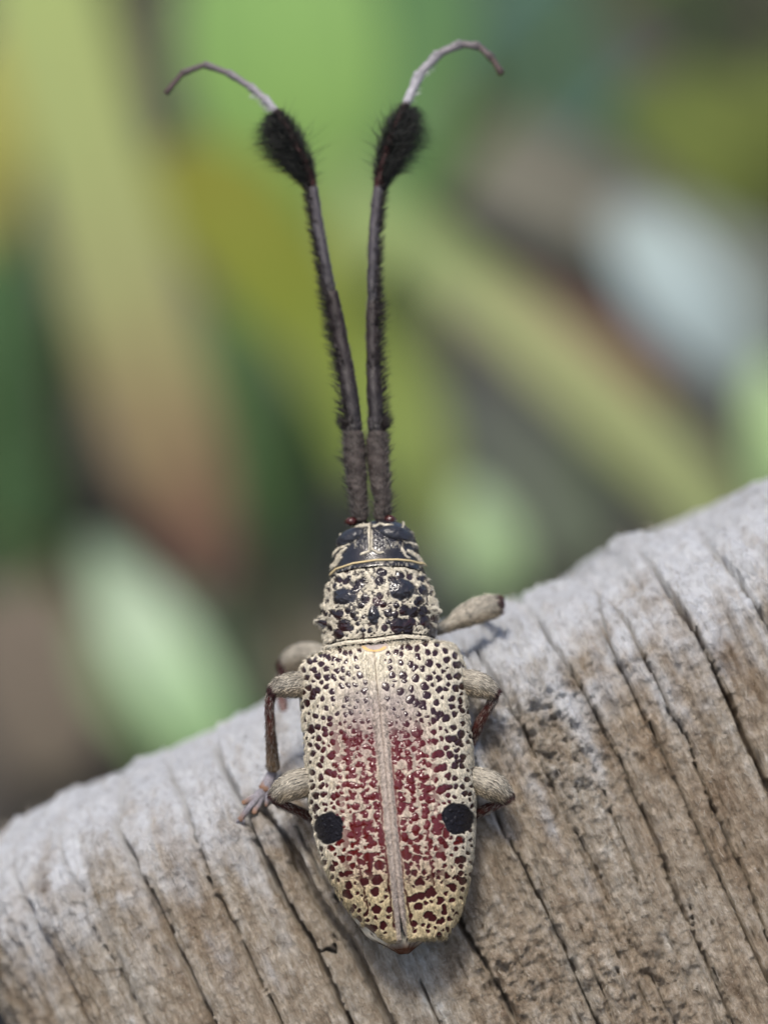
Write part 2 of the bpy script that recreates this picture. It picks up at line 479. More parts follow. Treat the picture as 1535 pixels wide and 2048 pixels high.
# loose weathered fibres standing off the wood
n_f = 7000
fi = rng.integers(60, 560, n_f); fj = rng.integers(20, 880, n_f)
fr_ = POSTP[fi, fj]
fd_ = np.stack([rng.normal(size=n_f) * .22, -rng.uniform(0, .35, n_f), rng.choice([-1., 1.], n_f)], -1)
fn_ = np.tile([0., -1., .1], (n_f, 1))
Vf, qf, tf_, sf_ = strands(fr_, fd_, fn_, rng.uniform(.2, .8, n_f), rng.uniform(.008, .018, n_f), -.15, .18)
tone = rng.random((n_f, 1))
cf = np.array([.20, .15, .10]) * (1 - tone) + np.array([.66, .61, .53]) * tone
fib = mesh_obj('wood_fibres', Vf, qf, tf_, seta_mat('wood_fibre', .8), bpy.data.objects['wooden_post'], cf[sf_])
fib['kind'] = 'stuff'

# ------------------------------------------------------------------ the beetle
BP = math.radians(12)                       # the head end tips away from the camera
BN = np.array([0, -math.cos(BP), math.sin(BP)])
BR = np.array([.9956, 0, .094])             # across the body
def base_y(py):                             # depth of the side edge of the body at a photograph row
    z = (CY - py) / PXMM
    return -2.0 + (z + 16) * math.tan(BP)

BE0 = U(775, 1600, wood_y(775, 1600))
beetle = empty('longhorn_beetle', BE0)
tag(beetle, 'cream and dark red speckled longhorn beetle with tufted black antennae clinging to the wooden post', 'beetle')

def bmesh_obj(name, V, q=None, t=None, mat=None, parent=None, col=None):
    return mesh_obj(name, V, q, t, mat, parent if parent is not None else beetle, col, True, BE0)

CREAM = np.array([.62, .565, .45]); THIN = np.array([.36, .305, .285]); OCHRE = np.array([.58, .47, .27])
DARK = np.array([.013, .007, .009]); RED = np.array([.095, .0045, .005]); MAROON = np.array([.060, .010, .012])
NAVY = np.array([.016, .015, .019]); BLACK = np.array([.006, .005, .008]); BAND = np.array([.43, .36, .31])

def crop_dots(s, ox, oy, k):
    return [(ox + a / k, oy + b / k, r / k) for a, b, r in s]

D1 = crop_dots([(680,230,40),(770,280,38),(860,275,38),(390,290,40),(460,310,35),(520,345,40),(540,230,30),(235,405,45),(315,390,40),(400,450,42),(600,370,35),(670,390,35),(790,420,38),(930,375,38),(135,530,40),(280,540,48),(480,520,40),(635,545,40),(725,530,35),(965,500,40),(820,610,40),(995,630,48),(190,650,42),(350,630,50),(490,655,40),(590,655,45),(90,690,32),(220,805,45),(480,790,40),(350,850,45),(280,900,60),(260,960,50),(130,870,38),(570,880,45),(710,790,35),(820,775,45),(1080,740,32),(1065,860,50),(1090,1000,40),(420,980,45),(590,995,40),(790,985,45),(190,1045,48),(110,985,25),(130,1110,25),(480,1120,40),(650,1200,38),(850,1190,42),(540,1280,45),(225,1200,30),(320,1245,40),(165,1310,28),(780,1240,35),(900,1320,35),(700,1375,30),(530,1370,40),(240,1450,60),(350,1410,45),(460,1450,45),(1120,1165,30),(1120,1310,35),(1160,1420,35)], 590, 1270, 7.675)
D2 = crop_dots([(775,130,48),(940,150,45),(1080,235,48),(1215,320,45),(320,250,45),(415,205,40),(520,195,48),(640,215,48),(405,305,38),(800,270,48),(915,275,45),(655,335,48),(1090,380,48),(230,405,35),(395,430,48),(540,450,48),(820,440,55),(975,480,45),(1245,465,55),(1340,480,28),(220,515,42),(610,505,48),(720,525,48),(265,620,48),(425,620,52),(440,710,42),(620,670,58),(815,650,50),(975,665,50),(1135,650,48),(1255,640,50),(160,800,60),(390,870,65),(555,840,48),(750,800,60),(980,850,55),(1070,845,35),(1220,815,55),(1330,790,50),(790,930,55),(190,985,40),(540,985,60),(620,1040,55),(720,1060,55),(750,1110,45),(935,1035,48),(1170,980,42),(1295,1010,40),(1170,1100,48),(1290,1100,38),(1320,1160,38),(1220,1220,45),(150,1140,55),(480,1215,42),(890,1170,42),(950,1200,40),(1020,1220,40),(1080,1290,55),(900,1310,50),(960,1270,40),(715,1320,38),(470,1360,48),(1370,1240,22),(1330,1360,38),(1190,1420,42),(1090,1470,30),(890,1490,45),(620,1490,55),(220,1370,45),(1310,1515,50),(1410,1490,18)], 750, 1270, 7.675)
D3 = crop_dots([(190,130,22),(375,130,42),(240,235,32),(345,255,40),(425,305,35),(280,365,50),(415,455,45),(385,545,40),(245,505,30),(270,650,35),(395,725,50),(510,650,55),(600,690,55),(570,40,42),(470,60,45),(575,190,40),(560,400,60),(610,340,35),(640,545,40),(590,540,30),(770,320,30),(770,440,40),(720,40,35),(900,30,38),(760,120,50),(920,145,35),(860,140,35),(960,290,35),(1080,100,35),(1080,270,40),(1180,280,35),(820,600,48),(890,620,50),(960,540,35),(990,520,40),(1190,540,45),(1150,440,40),(500,845,35),(410,860,40),(435,985,45),(285,875,35),(240,780,30),(330,1010,48),(225,960,25),(265,1095,30),(330,1190,40),(310,1240,30),(590,1030,50),(660,1000,40),(660,1120,35),(460,1150,28),(550,1135,28),(660,870,35),(820,830,45),(760,850,40),(900,850,50),(960,870,45),(1030,865,40),(1190,835,48),(1060,1020,40),(1130,1025,45),(1200,1010,40),(800,1060,35),(820,1190,35),(930,1180,60),(1140,1180,42),(1080,1310,40),(1250,1330,50),(960,1430,60),(1060,1430,50),(700,720,30),(690,600,30),(920,700,40),(1090,700,34),(720,960,25),(920,960,30),(1060,560,28),(930,420,24)], 590, 1460, 7.675)
D4 = crop_dots([(150,100,50),(400,95,50),(550,60,60),(630,30,40),(815,40,42),(1015,20,32),(430,215,42),(640,210,52),(830,185,48),(750,160,30),(1050,150,50),(1120,140,50),(1220,90,50),(1190,190,55),(1240,240,40),(1330,190,30),(210,290,30),(190,420,45),(200,500,45),(420,360,40),(570,410,45),(650,385,45),(710,390,35),(840,380,52),(910,360,60),(1010,280,42),(1060,385,55),(1160,410,40),(1260,400,45),(1345,390,22),(440,515,40),(660,510,45),(740,530,40),(870,610,55),(930,590,58),(990,570,48),(1140,550,48),(1180,480,40),(1245,550,42),(1240,470,40),(270,660,45),(570,680,60),(640,720,50),(720,720,45),(460,750,60),(850,775,38),(1040,710,48),(1150,735,45),(1325,630,28),(1325,750,42),(1400,700,20),(260,850,75),(480,910,50),(400,880,35),(740,905,55),(800,890,35),(920,920,60),(980,890,50),(1050,880,40),(1155,865,45),(1260,870,40),(1400,880,28),(1290,975,40),(1365,985,32),(1045,995,42),(1145,1030,32),(350,1065,45),(510,1060,38),(640,1040,45),(740,1080,55),(810,1085,35),(1390,1170,30),(495,1220,48),(300,1240,50),(690,1250,55),(690,1330,50),(530,1350,50),(460,1410,40),(560,1500,50),(720,1460,55),(350,700,30),(580,560,26),(380,980,26)], 760, 1460, 7.675)
D5 = crop_dots([(480,580,55),(590,590,40),(380,660,42),(340,740,48),(630,700,42),(490,830,45),(560,820,50),(610,800,38),(590,990,58),(560,1110,60),(600,1150,45),(430,900,25),(420,1080,22),(870,570,60),(920,540,45),(800,640,45),(760,640,50),(1050,690,75),(950,360,48),(830,410,28),(1020,910,70),(820,930,62),(990,1080,68),(860,780,25),(670,1310,35),(630,1370,35),(740,1500,50),(850,1420,40),(1010,1360,62),(1200,1360,45),(930,1640,60),(860,1630,40),(960,1720,38),(990,1650,40),(1110,1600,55),(220,640,35),(640,500,45),(1080,1740,20),(1160,1060,30)], 620, 1640, 7.585)
D6 = crop_dots([(470,140,60),(540,260,38),(380,330,38),(450,400,50),(490,420,42),(300,520,60),(360,540,45),(460,580,52),(290,250,60),(340,790,42),(440,800,50),(590,790,38),(510,930,60),(560,950,35),(860,330,50),(920,370,45),(830,290,35),(830,540,60),(870,570,45),(900,690,35),(1070,450,38),(1190,430,25),(1100,610,50),(1170,600,48),(1150,700,38),(1140,800,38),(1110,880,40),(1160,930,55),(930,850,48),(1040,860,30),(1030,1040,62),(960,1000,40),(1290,640,28),(1210,830,25),(680,1060,50),(740,1110,55),(640,1120,60),(540,1150,60),(440,1190,60),(370,1210,50),(840,1220,58),(1010,1220,42),(500,1320,58),(610,1260,38),(650,1440,60),(720,1490,58),(840,1530,50),(890,1330,40),(890,1400,45),(970,1490,35),(450,1570,45),(660,1610,28),(760,1640,30),(640,1690,35),(380,1450,30),(730,840,35)], 770, 1640, 7.585)
DOTS = np.array(D1 + D2 + D3 + D4 + D5 + D6) * np.array([1, 1, 1.12])
_r2 = np.random.default_rng(3); _ex = []          # small granules in the gaps between the noted ones
for _ in range(9000):
    y_ = _r2.uniform(1300, 1870); x_ = _r2.uniform(600, 945); r_ = _r2.uniform(2.8, 5.6)
    if abs(x_ - np.interp(y_, [1285, 1892], [745, 806])) < 20: continue
    A_ = np.vstack([DOTS] + ([np.array(_ex)] if _ex else []))
    dd_ = np.hypot(A_[:, 0] - x_, A_[:, 1] - y_) - A_[:, 2]
    if dd_.min() > r_ * .8 + 2.6: _ex.append((x_, y_, r_))
    if len(_ex) > 300: break
DOTS = np.vstack([DOTS, np.array(_ex)])
REDS = np.array(crop_dots([(700,100,100),(620,230,70),(900,60,65),(950,150,50),(450,330,60),(320,430,55),(820,180,50),(730,300,45),(700,480,40)], 620, 1640, 7.585)
  + crop_dots([(900,1480,80),(850,1400,60),(920,1330,60),(1000,1560,60),(870,1560,70),(1000,1620,55)], 760, 1460, 7.675) + crop_dots([(1130,300,60),(1080,350,45)], 770, 1640, 7.585))
STRIPS = [([(692,1415+0),(715,1700),(719,1735),(724,1760),(729,1792),(735,1825)][1:], 2.2),
          ([(854,1653),(857,1706),(862,1739),(866,1772)], 2.6),
          ([(782,1500),(788,1560),(792,1610),(797,1660),(800,1719),(808,1772),(815,1811),(825,1858)], 2.6),
          ([(758,1573),(763,1620),(766,1666),(777,1759),(782,1811),(790,1858)], 2.6)]
SUT = np.array([(745,1285),(750,1320),(757,1400),(768,1500),(777,1600),(787,1700),(796,1800),(806,1892)], float)
sutx = lambda py: np.interp(py, SUT[:, 1], SUT[:, 0])

def dot_field(px, py, dots, cap=40):
    best = np.full(px.shape, 50.0); rel = np.full(px.shape, 9.0)
    f, g = best.ravel(), rel.ravel(); X, Y = px.ravel(), py.ravel()
    o = np.argsort(Y); Ys = Y[o]
    for x, y, r in dots:
        a, b = np.searchsorted(Ys, [y - r - 14, y + r + 14]); i = o[a:b]
        dx = X[i] - x; i = i[np.abs(dx) < r + 14]
        d = np.hypot(X[i] - x, Y[i] - y)
        f[i] = np.minimum(f[i], d - r); g[i] = np.minimum(g[i], d / r)
    return f.reshape(px.shape), g.reshape(px.shape)

def elytra_pattern(px, py):
    """albedo, gloss, height (mm) and hair cover at photograph pixels on the wing cases"""
    wx = px + 5.0 * fbm(px / 8, py / 8, 201, 2); wy = py + 5.0 * fbm(px / 8, py / 8, 211, 2)
    fd, rel = dot_field(wx, wy, DOTS)
    rd, _ = dot_field(wx, wy, REDS)
    for pts, hw in STRIPS:
        rd = np.minimum(rd, seg_dist(wx, wy, pts) - hw)
    sx = sutx(py)
    off = np.abs(px - sx)
    mid = sstep(135, 70, off) * sstep(1390, 1480, py) * sstep(1800, 1740, py)
    # in the middle the red skin also shows between the hair tufts, in ragged longitudinal rows
    gap = fbm(wx / 16, wy / 7, 221, 3) + .25 * np.cos((px - sx) / 24 * 2 * np.pi)
    hole = sstep(.04, .20, gap) * mid * sstep(12, 20, off)
    bx = px + 6 * fbm(px / 18, py / 18, 203, 3); by = py + 6 * fbm(px / 18, py / 18, 213, 3)
    black = np.minimum(np.hypot((bx - 658) / 28, (by - 1657) / 32) - 1, np.hypot((bx - 915) / 31, (by - 1637) / 31) - 1) * 30
    bs = sstep(1.5, -1.5, black)
    dot = sstep(1.2, -1.2, fd)
    red = sstep(2.2, -2.2, rd)
    bare = np.maximum(np.maximum(dot, red), hole)
    redness = np.maximum(sstep(1400, 1500, py) * sstep(160, 80, off), .15)
    redness = redness * sstep(1800, 1720, py)
    cd_ = DARK * (1 - redness[..., None]) + RED * redness[..., None]
    low = sstep(1690, 1780, py)[..., None]
    cd_ = cd_ * (1 - low) + (MAROON * .8) * low
    rc = RED * (1 - low * .6)
    cd_ = np.where((red > dot)[..., None], rc, cd_)
    thin = sstep(120, 40, off) * sstep(1340, 1400, py) * sstep(1560, 1480, py) * .8
    thin = np.clip(thin + .25 * fbm(px / 14, py / 14, 231, 3), 0, 1)[..., None]
    oc = (sstep(1680, 1800, py) * .85)[..., None]
    hair = CREAM * (1 - thin) + THIN * thin
    hair = hair * (1 - oc) + OCHRE * oc
    hair = hair * (1 - mid * .30)[..., None] + np.array([.20, .045, .04]) * (mid * .30)[..., None]
    hair = hair * (1 + .40 * fbm(px / 3, py / 8, 241, 3))[..., None]
    band = sstep(14, 11, off - np.where(py < 1400, -6, 0) + 2.0 * noise2(px / 3, py / 4, 251)) * sstep(1380, 1440, py)
    band = band * sstep(1900, 1700, py) + band * sstep(1690, 1710, py) * .75 * sstep(13, 9, off)
    band = np.clip(band, 0, 1)
    hb = BAND * (1 + .25 * fbm(px / 2.5, py / 5, 261, 2))[..., None]
    cover = (1 - bare)
    col = cd_ * bare[..., None] + hair * cover[..., None]
    col = col * (1 - band[..., None]) + hb * band[..., None]
    col = col * (1 - bs[..., None]) + BLACK * bs[..., None]
    gloss = np.clip(bare * (1 - band), 0, 1) * (1 - bs) + .45 * bs
    gloss = np.maximum(gloss, .25 * thin[..., 0] * (1 - band))
    # scutellum and suture
    sc = np.hypot((px - 748) / 27, (py - 1294) / 12) - 1
    scu = sstep(.06, -.06, sc)
    rim = sstep(.0, -.1, sc) * sstep(-.45, -.25, sc) * sstep(1293, 1299, py)
    col = col * (1 - scu[..., None]) + (THIN * 1.1) * scu[..., None]
    col = col * (1 - rim[..., None]) + np.array([.62, .42, .17]) * rim[..., None]
    gl = sstep(1.6, .6, off) * sstep(1300, 1310, py)
    col = col * (1 - gl[..., None]) + np.array([.10, .045, .04]) * gl[..., None]
    dome = np.clip(1 - rel ** 2, 0, 1) * .045 * sstep(1720, 1640, py) * (1 - band) * (1 - scu)
    h = dome + .045 * cover * (1 - bs) + band * (.02 + .07 * np.exp(-((off - 6.5) / 3) ** 2)) + .02 * fbm(px / 4, py / 4, 271, 2) * cover + .05 * scu - .05 * gl
    h += .035 * np.cos((px - sx) / 24 * 2 * np.pi) * mid
    cov = cover * (1 - bs) * (1 - scu) * (1 - gl)
    return np.concatenate([np.clip(col, 0, 1), gloss[..., None]], -1), h, cov, band

LE = np.array([(1300,652),(1310,640),(1320,618),(1332,604),(1350,598),(1400,602),(1500,609),(1590,616),(1660,628),(1740,650),(1800,680),(1850,716),(1880,747),(1893,770)], float)
RE = np.array([(1262,865),(1275,880),(1285,896),(1300,913),(1325,927),(1360,930),(1400,933),(1500,943),(1600,949),(1680,947),(1750,940),(1810,925),(1850,907),(1880,880),(1893,850)], float)
IL = np.array([(1285,745),(1320,750),(1400,757),(1500,768),(1600,777),(1700,787),(1800,796),(1850,799),(1893,802)], float)
IR = np.array([(1285,745),(1320,750),(1400,757),(1500,768),(1600,777),(1700,787),(1800,797),(1850,808),(1893,824)], float)
HE = np.array([(1290,2.35),(1312,2.75),(1345,3.15),(1450,3.45),(1580,3.5),(1680,3.2),(1760,2.65),(1820,2.0),(1860,1.45),(1893,1.05)], float)
def smooth_interp(x, tab):
    g = np.linspace(tab[0, 0], tab[-1, 0], 400); v = np.interp(g, tab[:, 0], tab[:, 1])
    k = np.exp(-(np.arange(-9, 10) / 4.0) ** 2); k /= k.sum()
    v2 = np.convolve(np.pad(v, 9, mode='edge'), k, 'valid'); v2[:4] = v[:4]; v2[-4:] = v[-4:]
    return np.interp(x, g, v2)

def build_elytron(side):
    n, m = 760, 250
    py = np.linspace(1303, 1891, n)
    ph = np.concatenate([np.linspace(0, 1.25, 190), np.linspace(1.25, 2.05, 61)[1:]])
    H = smooth_interp(py, HE)
    # the row is tilted across the body and arched by the dome
    arch = H * math.sin(BP) * PXMM
    if side < 0:
        xi = np.interp(py - arch, IL[:, 1 - 1], IL[:, 1]); xo = smooth_interp(py + 14, LE)
    else:
        xi = np.interp(py - arch, IR[:, 0], IR[:, 1]); xo = smooth_interp(py - 15, RE)
    y0 = -1.7 + ((CY - py) / PXMM + 16) * math.tan(BP)
    xc = np.interp(py, [1285, 1893], [750, 806])         # row reference on the axis
    kk = (CAMD + y0) / CAMD / PXMM
    s, c = np.sin(ph), np.cos(ph)
    f = np.sign(s) * np.abs(s) ** .86; g = np.sign(c) * np.abs(c) ** .80
    # front corner rounding and rear closing
    ends = 1 - .25 * np.exp(-((py - 1303) / 7.0) ** 2)
    X = xi[:, None] + (xo - xi)[:, None] * f[None]
    hh = (H * ends)[:, None] * np.where(g > 0, g[None], g[None] * (.55 - .45 * sstep(1780, 1880, py))[:, None])
    hh = hh - .10 * np.exp(-(np.abs(X - xi[:, None]) / 3.0) ** 2)        # sunk seam
    B = np.stack([(X - CX) * kk[:, None], np.broadcast_to(y0[:, None], X.shape), ((CY - py)[:, None] + (X - xc[:, None]) * .094) * kk[:, None]], -1)
    # tail end wraps down
    P = B + BN * hh[..., None]
    tail = sstep(1880, 1891, py)[:, None]
    P = P + np.array([0, 1.0, 0]) * (tail * .8)[..., None]
    NN = grid_normals(P)
    if NN[n // 2, 20, 1] > 0: NN = -NN
    px, pyy = proj(P)
    col, h, cov, band = elytra_pattern(px, pyy)
    edge = sstep(1.58, 1.75, ph)[None, :]
    ec = np.concatenate([OCHRE * .7, [0.2]])
    col = col * (1 - edge[..., None]) + ec * edge[..., None]
    P2 = P + NN * (h * (1 - edge))[..., None]
    o = bmesh_obj('elytron', P2, grid_faces(n, m), None, CUT, None, col)
    # lying hairs
    W = (cov * (1 - edge * .7) + .9 * band)
    ii = rng.integers(0, n, 60000); jj = rng.integers(0, m, 60000)
    area = np.linalg.norm(np.cross(np.gradient(P, axis=0), np.gradient(P, axis=1)), axis=-1)
    acc = W[ii, jj] * area[ii, jj]; keep = rng.random(60000) < acc / np.percentile(area, 90) * .55
    ii, jj = ii[keep], jj[keep]
    root = P2[ii, jj]; nr = NN[ii, jj]
    bd = band[ii, jj][:, None]
    d = np.array([.09, 0, -1.0]) + rng.normal(size=(len(ii), 3)) * np.array([.28, .08, .2]) + nr * .20
    d = d + bd * np.array([side * .8, 0, -.2])
    d = d - nr * ((d * nr).sum(1, keepdims=True)) + nr * .16
    L = rng.uniform(.14, .30, len(ii)) * (1 - .3 * bd[:, 0]); r = rng.uniform(.008, .015, len(ii))
    ok = np.ones(len(ii), bool)                       # no hair lies across a bare granule
    for f_ in (.55, 1.0):
        tx, ty = proj(root + unit(d) * (L * f_)[:, None])
        cv_, bd_ = elytra_pattern(tx, ty)[2:]
        ok &= (cv_ + bd_) > .55
    ii, jj, root, nr, d, L, r = ii[ok], jj[ok], root[ok], nr[ok], d[ok], L[ok], r[ok]
    V, q, t, si = strands(root, d, nr, L, r, -.06, .04)
    c = col[ii, jj, :3] * rng.uniform(.55, 1.45, (len(ii), 1)) + .004
    bmesh_obj('setae', V, q, t, SET, o, c[si])['kind'] = 'stuff'
    return o
for sd_ in (-1, 1):
    build_elytron(sd_)

# ---- body: abdomen, pronotum, head in one lofted skin, legs grown from it
def cropA(pts):
    return [(560 + a / 3.8375, 1000 + b / 3.8375) for a, b in pts]
PRO = np.array([(560 + a / 3.8375, 1000 + b / 3.8375, r / 3.8375) for a, b, r in
 [(610,640,40),(580,690,35),(640,610,22),(500,620,28),(450,610,28),(770,560,35),(760,620,38),(800,560,25),(920,580,35),(860,610,35),(990,590,28),(1060,600,25),(1100,610,28),(1090,690,40),(1140,640,20),(1160,720,22),(650,760,38),(620,810,30),(760,740,30),(740,780,40),(790,800,28),(830,870,38),(880,880,30),(950,850,45),(1020,860,48),(890,810,25),(450,880,42),(520,850,25),(560,880,28),(580,910,22),(410,860,25),(640,900,18),(500,960,50),(470,955,35),(540,980,28),(450,1030,45),(600,950,18),(640,1000,22),(690,1000,25),(800,980,28),(830,940,22),(900,960,60),(970,970,60),(1000,940,40),(900,1000,35),(980,1010,40),(1110,930,45),(1150,980,35),(1190,910,35),(1200,1010,40),(1150,1040,40),(1100,850,40),(345,950,28),(320,860,20),(350,870,22),(310,830,18),(360,780,18),(385,985,22),(300,1000,25),(420,660,20),(380,690,18),(1060,780,40),(1090,870,30),(440,770,30),(530,600,22),(275,930,30),(1215,850,28)]])
BIG = [(500,742,88,62),(930,690,98,82),(720,885,46,72)]      # glossy humps in crop pixels
ROWS = np.array([  # pyc, left px, right px, top mm, bottom mm
 (1908,798,818,.15,.15),(1900,786,828,.45,.35),(1890,770,842,.6,.5),(1870,735,875,.8,.8),(1820,700,905,1.1,1.2),(1720,665,925,1.7,1.5),
 (1600,640,930,2.2,1.7),(1450,625,920,2.3,1.8),(1340,630,905,2.2,1.9),(1312,652,880,2.2,1.9),(1300,655,872,2.3,1.9),(1292,652,872,2.42,1.9),
 (1280,650,872,2.48,1.9),(1265,647,874,2.52,1.9),(1245,642,876,2.60,1.9),(1230,640,876,2.64,1.9),(1215,643,872,2.66,1.9),(1195,648,866,2.64,1.8),
 (1175,652,858,2.55,1.8),(1158,656,852,2.44,1.8),(1147,659,848,2.34,1.8),(1140,662,845,2.34,1.8),(1125,664,841,2.30,1.7),(1108,667,837,2.22,1.7),
 (1092,669,833,2.08,1.7),(1080,673,829,1.92,1.7),(1068,680,822,1.66,1.6),(1058,690,812,1.35,1.5),(1049,706,796,.95,1.2),(1043,728,774,.45,.7),(1040,744,757,.12,.2)], float)
def build_body():
    pyc = np.concatenate([np.linspace(1908, 1306, 70), np.linspace(1304, 1040, 520)])
    ordr = ROWS[::-1]
    f = lambda c: np.interp(pyc, ordr[:, 0], ordr[:, c])
    Lx, Rx, Ht, Hb = f(1), f(2), f(3), f(4)
    def sm(v):
        k = np.exp(-(np.arange(-7, 8) / 3.5) ** 2); k /= k.sum()
        z = np.convolve(np.pad(v, 7, mode='edge'), k, 'valid'); z[:72] = v[:72]; return z
    Lx, Rx, Ht, Hb = sm(Lx), sm(Rx), sm(Ht), sm(Hb)
    a = np.concatenate([np.linspace(-np.pi / 2, np.pi / 2, 360), np.linspace(np.pi / 2, 1.5 * np.pi, 50)[1:-1]])
    y0 = -1.7 + ((CY - pyc) / PXMM + 16) * math.tan(BP); kk = (CAMD + y0) / CAMD / PXMM
    xc = (Lx + Rx) / 2; hw = (Rx - Lx) / 2
    sx = np.sign(np.sin(a)) * np.abs(np.sin(a)) ** .92; cz = np.sign(np.cos(a)) * np.abs(np.cos(a)) ** .92
    X = xc[:, None] + hw[:, None] * sx[None]
    hh = np.where(cz > 0, Ht[:, None] * cz[None], Hb[:, None] * cz[None])
    P = np.stack([(X - CX) * kk[:, None], np.broadcast_to(y0[:, None], X.shape), ((CY - pyc)[:, None] + (X - xc[:, None]) * .094) * kk[:, None]], -1) + BN * hh[..., None]
    NN = grid_normals(P, True)
    if NN[400, 180, 1] > 0: NN = -NN
    px, py = proj(P)
    top = (np.cos(a) > -.15)[None]
    wx = px + 2.6 * fbm(px / 8, py / 8, 301, 3); wy = py + 2.6 * fbm(px / 8, py / 8, 311, 3)
    # --- pronotum
    fd, rel = dot_field(wx, wy, PRO)
    dot = sstep(1., -1., fd); dome = np.clip(1 - rel ** 2, 0, 1) * .05
    hump = np.zeros_like(px); hm = np.zeros_like(px)
    for x, y, rx, ry in BIG:
        q = np.hypot((wx - (560 + x / 3.8375)) / (rx / 3.8375), (wy - (1000 + y / 3.8375)) / (ry / 3.8375))
        hump = np.maximum(hump, np.exp(-(q / .95) ** 2) * .20); hm = np.maximum(hm, sstep(1.12, .92, q))
    hair = CREAM * .92 * (1 + .40 * fbm(px / 3, py / 6, 321, 3))[..., None]
    bare = np.maximum(dot, hm)
    bare = np.maximum(bare, .9 * sstep(.12, .22, fbm(px / 5.5, py / 5.5, 325, 2)))
    redn = sstep(0, .5, fbm(px / 20, py / 12, 331, 2))[..., None] * .35
    cut = (DARK * (1 - redn) + MAROON * redn)
    cut = np.where(hm[..., None] > .5, NAVY * 1.2, cut)
    pcol = cut * bare[..., None] + hair * (1 - bare)[..., None]
    ph = dome + hump + .04 * (1 - bare) + .10 * fbm(px / 16, py / 16, 335, 3)
    # --- head
    med = np.abs(px - (741 - (py - 1050) * .02))
    punct = np.clip(fbm(px / 3.2, py / 3.2, 341, 2) + .05, 0, .6)
    plate = sstep(1100, 1094, py) * sstep(1052, 1060, py)
    hcol = np.broadcast_to(NAVY, px.shape + (3,)) * (1 + .6 * fbm(px / 6, py / 6, 345, 2))[..., None]
    hh2 = -.07 * punct * plate
    lines = [([(739,1050),(740,1098)], 5.5), ([(743,1098),(732,1106),(722,1108)], 3), ([(743,1098),(755,1106),(765,1104)], 3),
             (cropA([(690,185),(600,205),(540,245),(480,285),(462,250),(470,170)]), 2.4),
             (cropA([(720,200),(760,185),(850,200),(905,235),(940,228),(945,190)]), 2.4),
             (cropA([(520,335),(450,375),(405,425)]), 3.0), (cropA([(500,370),(450,430),(400,520)]), 4.0), (cropA([(470,440),(430,500)]), 3.2),
             (cropA([(935,310),(1035,345)]), 3.0), (cropA([(930,370),(960,430),(985,440)]), 3.0), (cropA([(985,390),(1050,430),(1090,495)]), 4.2)]
    cream = np.zeros_like(px)
    for pts, hw_ in lines:
        cream = np.maximum(cream, sstep(hw_ * .75 + .7, hw_ * .75 - .9, seg_dist(wx, wy, pts)))
    cream = np.maximum(cream, .3 * sstep(.15, .35, fbm(px / 5, py / 7, 351, 3)) * plate)
    hcol = hcol * (1 - cream[..., None]) + hair * cream[..., None]
    gr = sstep(1.4, .5, med) * sstep(1106, 1100, py)
    hcol = hcol * (1 - gr[..., None]) + DARK * gr[..., None]
    hh2 = hh2 + .05 * cream - .10 * gr
    # --- collar between them
    arc = cropA([(340,640),(370,592),(430,532),(560,487),(740,460),(900,458),(1000,468),(1110,500),(1130,530)])
    arc2 = cropA([(345,650),(440,562),(560,530),(740,510),(950,510),(1080,548),(1140,600)])
    ay = np.interp(px, [p[0] for p in arc], [p[1] for p in arc]); ay2 = np.interp(px, [p[0] for p in arc2], [p[1] for p in arc2])
    isp = sstep(-1, 1, py - ay2)[..., None]
    band = (sstep(-1, 1, py - ay - 2) * (1 - isp[..., 0]))
    ccol = NAVY * .9 * (1 - .55 * sstep(.0, .3, fbm(px / 4, py / 6, 361, 2)))[..., None] + hair * (.42 * sstep(.0, .3, fbm(px / 4, py / 6, 361, 2)))[..., None]
    col = hcol * (1 - band[..., None]) + ccol * band[..., None]
    col = col * (1 - isp) + pcol * isp
    l1 = sstep(2.6, 1.2, np.abs(py - ay)); l2 = sstep(2.2, .8, np.abs(py - ay2))
    col = col * (1 - l1[..., None]) + np.array([.60, .48, .27]) * l1[..., None]
    col = col * (1 - l2[..., None]) + DARK * l2[..., None]
    h = hh2 * (1 - isp[..., 0]) + ph * isp[..., 0]
    h = h + .07 * l1 - .16 * l2
    # hind rim of the pronotum: pale raised fold
    rim_y = np.interp(px, [645, 655, 690, 748, 810, 850, 872], [1300, 1294, 1286, 1281, 1272, 1276, 1282])
    l3 = sstep(4.0, 2.0, np.abs(py - rim_y)); l4 = sstep(2.0, .8, np.abs(py - rim_y + 6)); l5 = sstep(2.2, .8, np.abs(py - rim_y - 5))
    col = col * (1 - l3[..., None]) + CREAM * 1.05 * l3[..., None]
    for l in (l4, l5): col = col * (1 - l[..., None]) + DARK * l[..., None]
    h = h + .10 * l3 - .10 * l4 - .08 * l5
    bareall = np.where(isp[..., 0] > .5, bare, 1 - cream)
    gloss = np.clip(bareall, 0, 1) * (1 - l1) * (1 - l3)
    # flanks and belly: grey hair
    und = sstep(-.05, .1, np.cos(a))[None, :, None]
    bel = np.array([.16, .14, .11]) * (1 + .4 * fbm(px / 6, py / 6, 371, 2))[..., None]
    col = col * und + bel * (1 - und); gloss = gloss * und[..., 0]
    # bare dark tail tip
    tail = sstep(1886, 1894, np.broadcast_to(pyc[:, None], px.shape))[..., None]
    col = col * (1 - tail) + np.array([.085, .035, .02]) * tail
    h = h * top * sstep(1312, 1300, pyc)[:, None]
    P2 = P + NN * h[..., None]
    # side spines
    for sx_, sy_, sg in ((634, 1243, -1), (877, 1223, 1)):
        q = np.hypot(px - (sx_ + (-8 if sg > 0 else 8)), py - sy_)
        w_ = np.exp(-(q / 7.0) ** 2) * (np.cos(a) > -.3)[None]
        P2 = P2 + np.array([sg * .30, .02, .03]) * w_[..., None]
